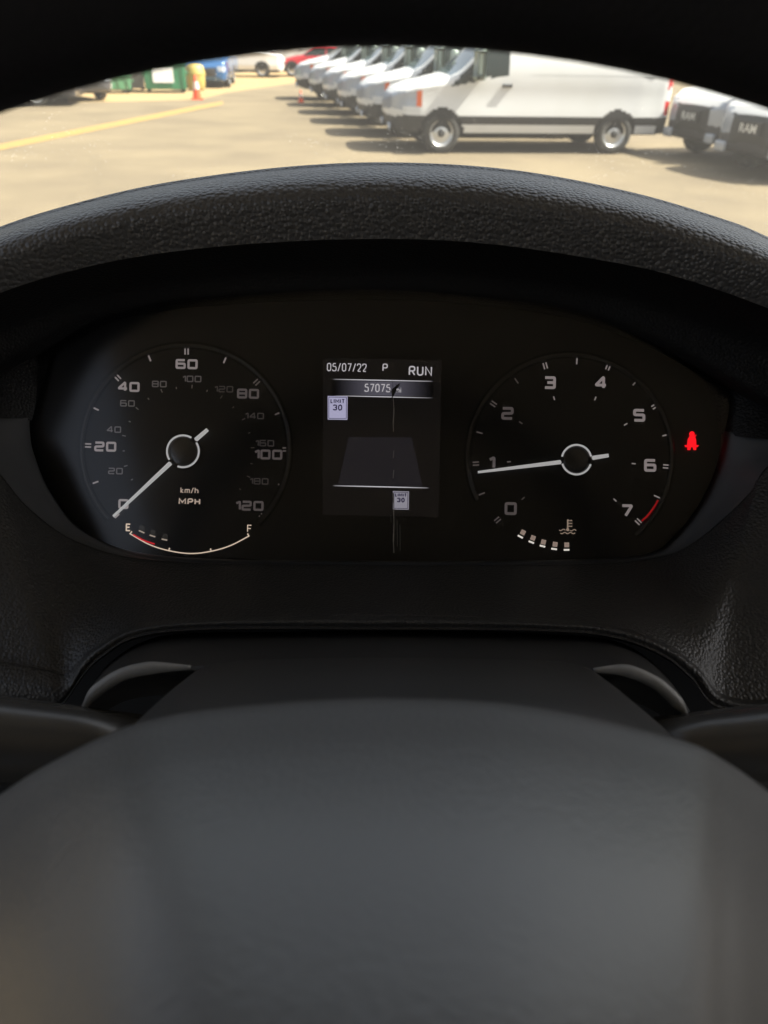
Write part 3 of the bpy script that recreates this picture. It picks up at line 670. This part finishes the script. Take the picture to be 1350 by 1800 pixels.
M_redp = glow('red_print', (120, 12, 16)); nodes(M_redp)[2].inputs['Base Color'].default_value = (.5, .02, .02, 1)
M_dimsq = glow('segment_off', (38, 36, 33)); M_seg = glow('segment_on', (135, 118, 108))
M_ringb = mat('gloss_black', (.012, .012, .013), .22, spec=1.0)
def K(x, y, h=0.0): return P(x, y, FW - h)
# face plate: closed outline filled
outl = [(40, 735), (50, 800), (85, 875), (150, 942), (290, 984), (650, 992), (1000, 990), (1140, 978), (1190, 948), (1240, 885), (1268, 820), (1284, 758), (1288, 690), (1240, 620), (1120, 560), (950, 530), (665, 505), (400, 518), (178, 545), (60, 620), (30, 690)]
pts = crv([Vector((x, y, 0)) for x, y in outl + [outl[0]]], 6)[:-1]
obj('face_plate', [K(p.x, p.y, -.001) for p in pts], [tuple(range(len(pts)))], M_face, cl, KO, smooth=False)
M_numd = glow('numeral_print_less_lit', (70, 64, 64)); nodes(M_numd)[2].inputs['Base Color'].default_value = (.25, .24, .24, 1)  # dimmer copies: uneven light across the dials put into colour and glow
M_num2d = glow('numeral_print_dim_less_lit', (40, 37, 37)); nodes(M_num2d)[2].inputs['Base Color'].default_value = (.15, .14, .14, 1)
class Pix:                       # flat print built from pixel-space shapes at one height above the face
    def __init__(s, h): s.h = h; s.v = []; s.f = []
    def poly(s, pts): n = len(s.v); s.v += [K(x, y, s.h) for x, y in pts]; s.f.append(tuple(range(n, n + len(pts)))[::-1])
    def seg(s, a, b_, w0, w1=None):
        w1 = w0 if w1 is None else w1; dx, dy = b_[0] - a[0], b_[1] - a[1]; l = math.hypot(dx, dy); nx, ny = -dy / l / 2, dx / l / 2
        s.poly([(a[0] + nx * w0, a[1] + ny * w0), (b_[0] + nx * w1, b_[1] + ny * w1), (b_[0] - nx * w1, b_[1] - ny * w1), (a[0] - nx * w0, a[1] - ny * w0)])
    def line(s, pts, wd, closed=False):
        m_ = len(pts); L_, R_ = [], []
        for i, p in enumerate(pts):
            a = pts[i - 1] if (i > 0 or closed) else None; b_ = pts[(i + 1) % m_] if (i < m_ - 1 or closed) else None
            def nrm(u, v): dx, dy = v[0] - u[0], v[1] - u[1]; l = math.hypot(dx, dy) or 1; return (-dy / l, dx / l)
            n1 = nrm(a, p) if a else nrm(p, b_); n2 = nrm(p, b_) if b_ else n1
            bx, by = n1[0] + n2[0], n1[1] + n2[1]; l = math.hypot(bx, by) or 1; bx /= l; by /= l
            sc_ = min(1.6, 1 / max(.3, bx * n1[0] + by * n1[1])) * wd / 2
            L_.append((p[0] + bx * sc_, p[1] + by * sc_)); R_.append((p[0] - bx * sc_, p[1] - by * sc_))
        for i in range(m_ if closed else m_ - 1):
            j = (i + 1) % m_; s.poly([L_[i], L_[j], R_[j], R_[i]])
    def arc(s, c, r, a0, a1, wd, n=40, rf=None):
        s.line([(c[0] + r * math.cos(R(a0 + (a1 - a0) * i / n)), c[1] - r * math.sin(R(a0 + (a1 - a0) * i / n))) for i in range(n + 1)], wd)
    def text(s, t, cx, cy, wd, ht, bold=False, rot=ROT):
        tv, tf = flat_text(t, wd, ht, bold); n = len(s.v)
        for a, b_ in tv:
            x, y = a, -b_; s.v.append(K(cx + x * math.cos(rot) - y * math.sin(rot), cy + x * math.sin(rot) + y * math.cos(rot), s.h))
        s.f += [tuple(i + n for i in f) for f in tf]
    def digits(s, t, cx, cy, dw, ht, wd, gap):
        total = len(t) * dw + (len(t) - 1) * gap - sum(dw * .5 for c_ in t if c_ == '1'); x0 = -total / 2
        for c_ in t:
            cw = dw * .5 if c_ == '1' else dw
            iw, ih = dw - wd, ht - wd; ox = x0 + wd / 2
            for st_, closed in DIG[c_]:
                pts_ = []
                src = rounder([(u * iw, v * ih) for u, v in st_], closed, min(iw, ih) * .14)
                for u, v in src:
                    if c_ == '1': u = u - iw * .5
                    x, y = ox + u, -ih / 2 + v
                    pts_.append((cx + x * math.cos(ROT) - y * math.sin(ROT), cy + x * math.sin(ROT) + y * math.cos(ROT)))
                s.line(pts_, wd, closed)
            x0 += cw + gap
    def din(s, t, cx, cy, wd, ht, lw, rot=ROT):
        adv = [GW.get(c_, .56) for c_ in t]; gap = .20; tot = sum(adv) + gap * (len(t) - 1); k = (wd) / tot; x0 = -wd / 2
        for c_, a in zip(t, adv):
            iw, ih = a * k - lw * .6, ht - lw
            for st_, closed, rr in GL[c_]:
                pr = [(x0 + lw * .3 + u * iw, -ih / 2 + v * ih) for u, v in st_]
                if rr: pr = rounder(pr, closed, iw * rr)
                s.line([(cx + x * math.cos(rot) - y * math.sin(rot), cy + x * math.sin(rot) + y * math.cos(rot)) for x, y in pr], lw, closed)
            x0 += a * k + gap * k
    def build(s, name, m, parent, label=None): return obj(name, s.v, s.f, m, parent, KO, False, label)
def shade_print(o, test):  # gives the less lit side of a scale the dimmer copy
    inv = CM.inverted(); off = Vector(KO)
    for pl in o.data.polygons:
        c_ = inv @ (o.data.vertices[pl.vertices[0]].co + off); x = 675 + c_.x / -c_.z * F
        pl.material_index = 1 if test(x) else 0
def rounder(p, closed, r):
    out = []; m_ = len(p)
    for i in range(m_):
        if not closed and i in (0, m_ - 1): out.append(p[i]); continue
        a, b_, c_ = p[i - 1], p[i], p[(i + 1) % m_]
        la = math.hypot(a[0] - b_[0], a[1] - b_[1]); lc = math.hypot(c_[0] - b_[0], c_[1] - b_[1]); q = min(r, la / 2, lc / 2)
        s1 = (b_[0] + (a[0] - b_[0]) / la * q, b_[1] + (a[1] - b_[1]) / la * q); s2 = (b_[0] + (c_[0] - b_[0]) / lc * q, b_[1] + (c_[1] - b_[1]) / lc * q)
        for t in (0, .33, .67, 1): out.append(((1 - t) ** 2 * s1[0] + 2 * t * (1 - t) * b_[0] + t * t * s2[0], (1 - t) ** 2 * s1[1] + 2 * t * (1 - t) * b_[1] + t * t * s2[1]))
    return out
DIG = {'0': [([(0, 0), (1, 0), (1, 1), (0, 1)], True)], '1': [([(.55, .22), (1, 0), (1, 1)], False)],
       '2': [([(0, 0), (1, 0), (1, .48), (0, .52), (0, 1), (1, 1)], False)], '3': [([(0, 0), (1, 0), (1, 1), (0, 1)], False), ([(.25, .49), (1, .49)], False)],
       '4': [([(.8, 1), (.8, 0), (.72, 0), (0, .72), (1.05, .72)], False)], '5': [([(1, 0), (0, 0), (0, .46), (1, .46), (1, 1), (0, 1)], False)],
       '6': [([(1, 0), (0, 0), (0, 1), (1, 1), (1, .46), (0, .46)], False)], '7': [([(0, 0), (1, 0), (.38, 1)], False)],
       '8': [([(0, 0), (1, 0), (1, 1), (0, 1)], True), ([(0, .48), (1, .48)], False)]}
GW = {'/': .42, '1': .35, 'I': .10, 'M': .74, 'm': .8, 'i': .10, 'E': .48, 'F': .46, 'L': .44, 'N': .60, 'k': .48}
_O = [([(0, 0), (1, 0), (1, 1), (0, 1)], True, .5)]
GL = {'0': _O, '5': [([(.92, 0), (.1, 0), (.05, .42), (1, .40), (1, 1), (0, 1), (0, .8)], False, .38)],
      '7': [([(0, 0), (1, 0), (.35, 1)], False, 0)], '2': [([(0, .25), (0, 0), (1, 0), (1, .42), (.05, 1), (1, 1)], False, .40)],
      '3': [([(0, .2), (0, 0), (.98, 0), (.98, .48), (.4, .48)], False, .40), ([(.4, .48), (1, .48), (1, 1), (0, 1), (0, .8)], False, .40)],
      '/': [([(0, 1.05), (1, -.05)], False, 0)], 'P': [([(0, 1), (0, 0), (1, 0), (1, .55), (0, .55)], False, .35)],
      'R': [([(0, 1), (0, 0), (1, 0), (1, .52), (0, .52)], False, .35), ([(.5, .52), (1.02, 1)], False, 0)],
      'U': [([(0, 0), (0, 1), (1, 1), (1, 0)], False, .48)], 'N': [([(0, 1), (0, 0), (1, 1), (1, 0)], False, 0)],
      'M': [([(0, 1), (0, 0), (.5, .7), (1, 0), (1, 1)], False, 0)], 'H': [([(0, 0), (0, 1)], False, 0), ([(1, 0), (1, 1)], False, 0), ([(0, .48), (1, .48)], False, 0)],
      'L': [([(0, 0), (0, 1), (1, 1)], False, 0)], 'I': [([(.5, 0), (.5, 1)], False, 0)], 'T': [([(0, 0), (1, 0)], False, 0), ([(.5, 0), (.5, 1)], False, 0)],
      'E': [([(1, 0), (0, 0), (0, 1), (1, 1)], False, 0), ([(0, .48), (.85, .48)], False, 0)], 'F': [([(1, 0), (0, 0), (0, 1)], False, 0), ([(0, .5), (.85, .5)], False, 0)],
      'k': [([(0, -.05), (0, 1)], False, 0), ([(.9, .3), (.1, .68), (1, 1)], False, 0)], 'h': [([(0, -.05), (0, 1)], False, 0), ([(0, .35), (1, .35), (1, 1)], False, .4)],
      'm': [([(0, 1), (0, .32), (.5, .32), (.5, 1)], False, .2), ([(.5, .32), (1, .32), (1, 1)], False, .2)], 'i': [([(.5, .35), (.5, 1)], False, 0), ([(.5, .05), (.5, .18)], False, 0)]}
def radial(pix, c, x, y, ln_, wd, double=0):
    dx, dy = x - c[0], y - c[1]; l = math.hypot(dx, dy); dx /= l; dy /= l
    for o_ in ((-double / 2, double / 2) if double else (0,)):
        ax, ay = x - dy * o_, y + dx * o_
        pix.seg((ax - dx * ln_ / 2, ay - dy * ln_ / 2), (ax + dx * ln_ / 2, ay + dy * ln_ / 2), wd)
def dial(name, c, rd, ringdef, label):
    """disc with a raised glossy rim arc"""
    n = 96; vs = [K(c[0], c[1], .0004)] + [K(c[0] + rd * math.cos(2 * math.pi * i / n), c[1] - rd * math.sin(2 * math.pi * i / n), .0004) for i in range(n)]
    o = obj(name, vs, [(0, 1 + (i + 1) % n, 1 + i)[::-1] for i in range(n)], M_dial, cl, KO, False, label)
    a0, a1 = ringdef; m_ = 90; prof = [(rd - 3, .0002), (rd - 1.5, .0016), (rd + 1, .0030), (rd + 5, .0036), (rd + 8, .0024), (rd + 10.5, .0003)]
    vs = []; fs = []
    for i in range(m_ + 1):
        a = R(a0 + (a1 - a0) * i / m_)
        for r_, h in prof: vs.append(K(c[0] + r_ * math.cos(a), c[1] - r_ * math.sin(a), h))
    k_ = len(prof)
    for i in range(m_):
        for j in range(k_ - 1): fs.append((i * k_ + j, (i + 1) * k_ + j, (i + 1) * k_ + j + 1, i * k_ + j + 1))
    obj('dial_rim', vs, fs, M_ringb, o, KO, True)
    return o
def needle(parent, tip, root_, tail0, tail1, hub, hr, gaps, w0, w1):
    for nm, a, b_, wa, wb in (('needle', tip, root_, w1, w0), ('needle_tail', tail0, tail1, w0, w0 * .85)):
        dx, dy = b_[0] - a[0], b_[1] - a[1]; l = math.hypot(dx, dy); nx, ny = -dy / l, dx / l; vs = []
        for q, wd in ((a, wa), (b_, wb)):
            for s_, h in ((-1, .0035), (-1, .0045), (0, .0052), (1, .0045), (1, .0035)): vs.append(K(q[0] + nx * wd / 2 * s_, q[1] + ny * wd / 2 * s_, h))
        obj(nm, vs, [(i, i + 1, i + 6, i + 5) for i in range(4)] + [(4, 3, 2, 1, 0), (5, 6, 7, 8, 9)], M_needle, parent, KO, False)
    pr = [(hr + 5, .0006), (hr + 4, .004), (hr - 2, .0062), (hr - 8, .0066), (0.01, .0066)]; n = 48; vs = []; fs = []
    for r_, h in pr:
        for k in range(n): vs.append(K(hub[0] + r_ * math.cos(2 * math.pi * k / n), hub[1] - r_ * math.sin(2 * math.pi * k / n), h))
    for i in range(len(pr) - 1):
        for k in range(n): fs.append((i * n + k, i * n + (k + 1) % n, (i + 1) * n + (k + 1) % n, (i + 1) * n + k))
    obj('needle_hub', vs, fs, M_ringb, parent, KO, True)
    p = Pix(.0069)
    for a0, a1 in gaps: p.arc(hub, hr, a0, a1, 3.4, 30)
    p.build('hub_ring', M_needle, parent)
SC = (328, 790)
sp = dial('speedometer', (326, 789), 179, (222, -46), 'round speedometer reading zero with white needle')
p = Pix(.0008)
for t, x, y in (('0', 217, 886), ('20', 185, 785), ('40', 226, 680), ('60', 328, 640), ('80', 436, 692), ('100', 471, 799), ('120', 438, 889)): p.digits(t, x, y, 18, 17.5, 3.9, 2.8)
for x, y in ((155, 783), (207, 664), (328, 618), (451, 672), (502, 790), (461, 908), (204, 905)): radial(p, SC, x, y, 10.5, 2.6, 5.4)
for x, y in ((168, 848), (169, 719), (263, 630), (395, 633.5), (488, 727), (493.5, 853)): radial(p, SC, x, y, 10.5, 2.8)
shade_print(p.build('main_scale', [M_num, M_numd], sp), lambda x: x > 410)
p = Pix(.0008)
for t, x, y in (('20', 203, 828), ('40', 200, 755), ('60', 224, 709), ('80', 280, 675), ('100', 337, 666), ('120', 393, 684), ('140', 447, 731), ('160', 465, 779), ('180', 455, 846)): p.digits(t, x, y, 12, 11.5, 2.2, 2)
for i, (x, y) in enumerate(((232, 843), (221, 819), (217.5, 792.6), (218, 766), (228, 741), (241, 718), (261, 701), (284, 687), (310, 682), (337.5, 679.5), (364, 687), (389, 698), (410, 716), (428, 737), (438, 761), (444, 787), (442, 815), (437, 838), (422, 860))):
    radial(p, SC, x, y, 6.5 if i % 2 else 4, 1.8)
shade_print(p.build('inner_scale', [M_num2, M_num2d], sp), lambda x: x > 375)
p = Pix(.0008); p.din('km/h', 333, 862, 31, 10.5, 1.7); p.din('MPH', 333, 881.5, 37, 11.5, 2.5); p.build('lettering', glow('unit_print', (165, 148, 135)), sp)
needle(sp, (199, 908), (304, 810), (340, 776.6), (365, 755), (321.5, 793.3), 28, ((-110, 33), (58, 212)), 8.0, 4.6)
fu = Pix(.001)
arcp = [(228, 938), (262, 957), (297, 968), (335, 973), (371, 969), (405, 959), (438, 942)]
cp = [(v.x, v.y) for v in crv([Vector((x, y, 0)) for x, y in arcp], 6)]
fu.line(cp, 2.0); fu.seg((228, 939), (232, 934), 2.2); fu.seg((438, 943), (435, 938), 2.2); fu.seg((297, 968), (298, 963), 2.4); fu.seg((371, 969), (370, 964), 2.4)
fu.din('E', 225.5, 927, 8, 13.5, 2.3); fu.din('F', 438.5, 929, 7.5, 13, 1.6)
fo = fu.build('fuel_gauge', M_lit, cl, 'fuel gauge between E and F with a red low mark and one thin curved line')
p = Pix(.0012); p.line([(v.x, v.y) for v in crv([Vector((234, 939.5, 0)), Vector((252, 949.5, 0)), Vector((272, 956.5, 0))], 6)], 2.6); p.build('red_zone', glow('red_lit', (190, 15, 30)), fo)
p = Pix(.0012); q = Pix(.0012)
for x, y, a in ((250, 928, 24), (269, 936, 18), (290, 943, 12)):
    ca, sa = math.cos(R(a)), math.sin(R(a)); p.poly([(x + u * ca - v * sa, y + u * sa + v * ca) for u, v in ((-4.5, -5), (4.5, -5), (4.5, 4), (-4.5, 4))])
    q.seg((x - 7 + 1, y + 4.5), (x + 4 + 1 - 1, y + 4.5 + 10 * math.tan(R(a))), 2.4)
p.build('segment_block', M_dimsq, fo); q.build('segment_dash', glow('dash_lit', (150, 138, 126)), fo)
TC = (1003.8, 805)
ta = dial('tachometer', (1002, 803), 176, (205, -50), 'round tachometer with white needle just under one')
p = Pix(.0008)
for t, x, y in (('0', 897.7, 894), ('1', 863, 813), ('2', 892, 726.6), ('3', 966.4, 672.6), ('4', 1056, 673), ('5', 1123.6, 730), ('6', 1143, 818), ('7', 1102, 897.7)): p.digits(t, x, y, 21.5, 22.5, 4.9, 2.6)
for x, y in ((874.6, 914), (836.5, 815), (867.4, 710), (958.5, 643), (1069, 645), (1151, 714), (1171, 820), (1122, 917)): radial(p, TC, x, y, 11, 2.3, 5.2)
for x, y in ((847, 868), (843, 760.6), (908, 669.5), (1014, 635), (1116, 673), (1169.7, 765), (1154.6, 873)): radial(p, TC, x, y, 11, 2.4)
for x, y in ((919.6, 876), (894.6, 811.6), (915.4, 743), (974, 700), (1046.5, 700.5), (1099.8, 746), (1113.8, 815), (1081, 879)): radial(p, TC, x, y, 7, 2.2)
shade_print(p.build('main_scale', [M_num, M_numd], ta), lambda x: x < 925)
p = Pix(.0008); p.line([(1157, 879), (1152, 888), (1145, 898), (1137, 908), (1128, 916)], 3.2); p.build('red_zone', M_redp, ta)
needle(ta, (840, 830), (991, 811.5), (1038, 805.5), (1070, 800.5), (1013.5, 808), 26, ((12, 168), (196, 342)), 7.5, 4.2)
te = Pix(.001)
for i, (x, y) in enumerate(((919, 936), (936.6, 945.7), (955, 953), (975.5, 957), (996, 958))):
    a = R(28 - i * 7); ca, sa = math.cos(a), math.sin(a); te.poly([(x + u * ca - v * sa, y + u * sa + v * ca) for u, v in ((-4, -4.5), (4.5, -4.5), (4.5, 4), (-4, 4))])
to = te.build('temperature_gauge', M_seg, cl, 'coolant temperature gauge of five lit segments')
p = Pix(.0012)
for i, (x, y) in enumerate(((914.7, 943.4), (934, 953), (953.6, 960), (974, 965), (996, 966.5))):
    a = R(28 - i * 7); p.seg((x - 5 * math.cos(a), y - 5 * math.sin(a)), (x + 5 * math.cos(a), y + 5 * math.sin(a)), 3)
p.build('segment_dash', M_litw, to)
p = Pix(.0012); p.seg((998, 913), (998, 930), 2.6)
for yy in (915, 920, 925): p.seg((999, yy), (1006, yy + .2), 1.8)
p.arc((998, 931), 1.4, 0, 360, 2.8, 12)
for yy, x0, x1 in ((931.5, 983, 994), (932, 1002, 1013), (937, 985, 1011)):
    p.line([(x0 + (x1 - x0) * i / 16, yy + 1.3 * math.sin(i / 16 * (x1 - x0) * .62)) for i in range(17)], 1.5)
p.build('thermometer_icon', glow('icon_warm', (135, 118, 104)), to)
# seat belt lamp
p = Pix(.001); bx, by = 1216, 776
p.arc((bx + .5, by - 13), 2.4, 0, 360, 4.8, 18)
p.poly([(bx - 3, by - 10), (bx + 4, by - 10), (bx + 7.5, by - 4), (bx + 8, by + 7), (bx - 8, by + 7), (bx - 7, by - 4)][::-1])
p.poly([(bx - 13, by + 6.5), (bx + 13, by + 6.5), (bx + 10, by + 10), (bx - 11, by + 10)][::-1])
p.poly([(bx - 7, by + 9), (bx - 1.5, by + 9), (bx - 2.5, by + 15), (bx - 8, by + 15)][::-1]); p.poly([(bx + 1.5, by + 9), (bx + 7, by + 9), (bx + 8, by + 15), (bx + 3, by + 15)][::-1])
p.seg((bx + 8, by - 12), (bx + 3, by - 6), 1.6)
p.build('seat_belt_lamp', glow('seat_belt_red', (255, 20, 32), 1.25), cl, 'lit red seat belt warning lamp right of the tachometer')
# centre screen
p = Pix(.0004); p.poly([(568, 629), (776, 633), (771, 909), (567, 905)])
scr = p.build('display_screen', glow('screen_black', (15, 13, 12)), cl, 'small dark information screen with date, mileage and speed limit icons')
M_txt = glow('screen_text', (178, 174, 178)); M_txtb = glow('screen_text_bright', (205, 202, 208))
p = Pix(.0010); p.din('05/07/22', 609.5, 645.8, 69, 14.5, 1.7); p.din('P', 677, 646, 8.5, 13.8, 2.0); p.din('57075', 663.5, 682, 45, 14.5, 1.9); p.din('mi', 699.5, 685.5, 11, 10, 1.3)
p.din('RUN', 739, 652, 40, 17, 2.5); p.build('readout', M_txt, scr)
# gradient band: a glowing bar that fades to both ends
m = glow('screen_band', (80, 78, 88)); N, L, b = nodes(m)
uvt = N.new('ShaderNodeAttribute'); uvt.attribute_name = 'fade'; ml = N.new('ShaderNodeMath'); ml.operation = 'MULTIPLY'; ml.inputs[1].default_value = 1 / 2 ** EXPO
L.new(uvt.outputs['Fac'], ml.inputs[0]); L.new(ml.outputs[0], b.inputs['Emission Strength'])
def fading(name, x0, x1, ya, yb, thick, h, m_, pw=1.5):
    n = 30; vs = []; fs = []; fd = []
    for i in range(n + 1):
        t = i / n; x = x0 + (x1 - x0) * t; y = ya + (yb - ya) * t
        for s in (0, 1): vs.append(K(x, y + s * thick, h)); fd.append(max(0.0, math.sin(math.pi * t)) ** pw)
    for i in range(n): fs.append((2 * i, 2 * i + 1, 2 * i + 3, 2 * i + 2))
    o = obj(name, vs, fs, m_, scr, KO, False); a = o.data.attributes.new('fade', 'FLOAT', 'POINT'); a.data.foreach_set('value', fd); return o
fading('mileage_band', 584, 762, 669, 672, 25, .0006, m, 1.6)
ml2 = m.copy(); nodes(ml2)[2].inputs['Emission Color'].default_value = (*lin((190, 188, 194)), 1)
fading('screen_line', 584, 762, 665.8, 669.5, 1.7, .0009, ml2, .5); fading('screen_line', 586, 762, 694.7, 698.7, 1.6, .0009, ml2, .8); fading('screen_line', 584, 755, 852.8, 856.8, 1.8, .0009, ml2, .5)
p = Pix(.0007); p.poly([(613, 768), (723, 769), (743, 855), (594, 852)]); p.build('road_graphic', glow('road_grey', (29, 27, 30)), scr)
M_sg = glow('limit_sign', (165, 162, 190)); M_sk = glow('limit_ink', (40, 36, 60))
def limit(x0, y0, x1, y1, dim=False):
    p = Pix(.0009); p.poly([(x0, y0), (x1, y0 + .7), (x1 - .4, y1 + .5), (x0 + .2, y1)]); mm_ = glow('limit_sign_dim', (135, 132, 142)) if dim else M_sg
    o = p.build('speed_limit_icon', mm_, scr); q = Pix(.0011); w_, h_ = x1 - x0, y1 - y0
    q.line([(x0 + 2, y0 + 2), (x1 - 2, y0 + 2.5), (x1 - 2.3, y1 - 1.6), (x0 + 2, y1 - 2)], 1.0, True)
    q.din('LIMIT', x0 + w_ / 2, y0 + h_ * .22, w_ * .70, h_ * .19, 1.7); q.din('30', x0 + w_ / 2, y0 + h_ * .49, w_ * .44, h_ * .25, 2.1); q.build('icon_ink', M_sk, o) if False else obj('icon_ink', q.v, q.f, M_sk, cl, KO, False)
    return o
limit(576, 696, 611, 737.5); limit(690.5, 863, 719, 895.5, True)
# clear lens with a crack over the screen
m = bpy.data.materials.new('lens_clear'); m.use_nodes = True; N = m.node_tree.nodes; L = m.node_tree.links; N.remove(N['Principled BSDF'])
tr = N.new('ShaderNodeBsdfTransparent'); gl = N.new('ShaderNodeBsdfGlossy'); gl.inputs['Roughness'].default_value = .18
fr = N.new('ShaderNodeFresnel'); fr.inputs[0].default_value = 1.6; mxs = N.new('ShaderNodeMixShader')
L.new(fr.outputs[0], mxs.inputs[0]); L.new(tr.outputs[0], mxs.inputs[1]); L.new(gl.outputs[0], mxs.inputs[2]); L.new(mxs.outputs[0], N['Material Output'].inputs[0])
lo = [(x, y) for x, y in outl]
n_ = len(pts); ctr = Vector((665, 770, 0)); vs = []; fs = []
for j in range(9):
    f = 1 - j / 8
    for q in pts:
        z = ctr + (q - ctr) * (f * .985); u_ = max(0.0, (300 - z.x) / 260); vs.append(K(z.x, z.y, .0125 - .010 * u_ ** 2))
for j in range(8):
    for i in range(n_): fs.append((j * n_ + i, j * n_ + (i + 1) % n_, (j + 1) * n_ + (i + 1) % n_, (j + 1) * n_ + i))
lens = obj('lens', vs, fs, m, cl, KO, True)
M_crk = mat('crack_dark', (.008, .008, .008), .5); M_crk2 = mat('crack_pale', (.22, .21, .19), .5)
p = Pix(.0128); rnd = random.Random(2)
p.poly([(688, 690), (689, 684), (694, 680), (700, 675), (703, 677), (697, 684), (694, 692), (690, 699)][::-1])
for a, b_, w_ in (((694, 682), (703, 674), 1.6), ((690, 690), (684, 686), 1.2), ((692, 694), (688, 700), 1.5), ((696, 686), (699, 689), 1.3), ((691, 682), (690, 669), .8), ((697, 680), (696, 674), 1)): p.seg(a, b_, w_)
p.build('crack', M_crk, lens) if False else obj('crack', p.v, p.f, M_crk, lens, KO, False)
p = Pix(.0128); y = 699; x = 691
while y < 972:
    y2 = y + rnd.uniform(8, 20); x2 = 691.5 + rnd.uniform(-1.1, 1.1)
    if not (745 < y < 772 or 795 < y < 865) or rnd.random() < .25: p.seg((x, y), (x2, min(y2, 972)), rnd.uniform(1.0, 2.2))
    x, y = x2, y2
for x, y0, y1 in ((698, 915, 960), (703, 922, 968), (687, 905, 918)): p.seg((x, y0), (x + .5, y1), .5)
obj('scratch', p.v, p.f, M_crk2, lens, KO, False)
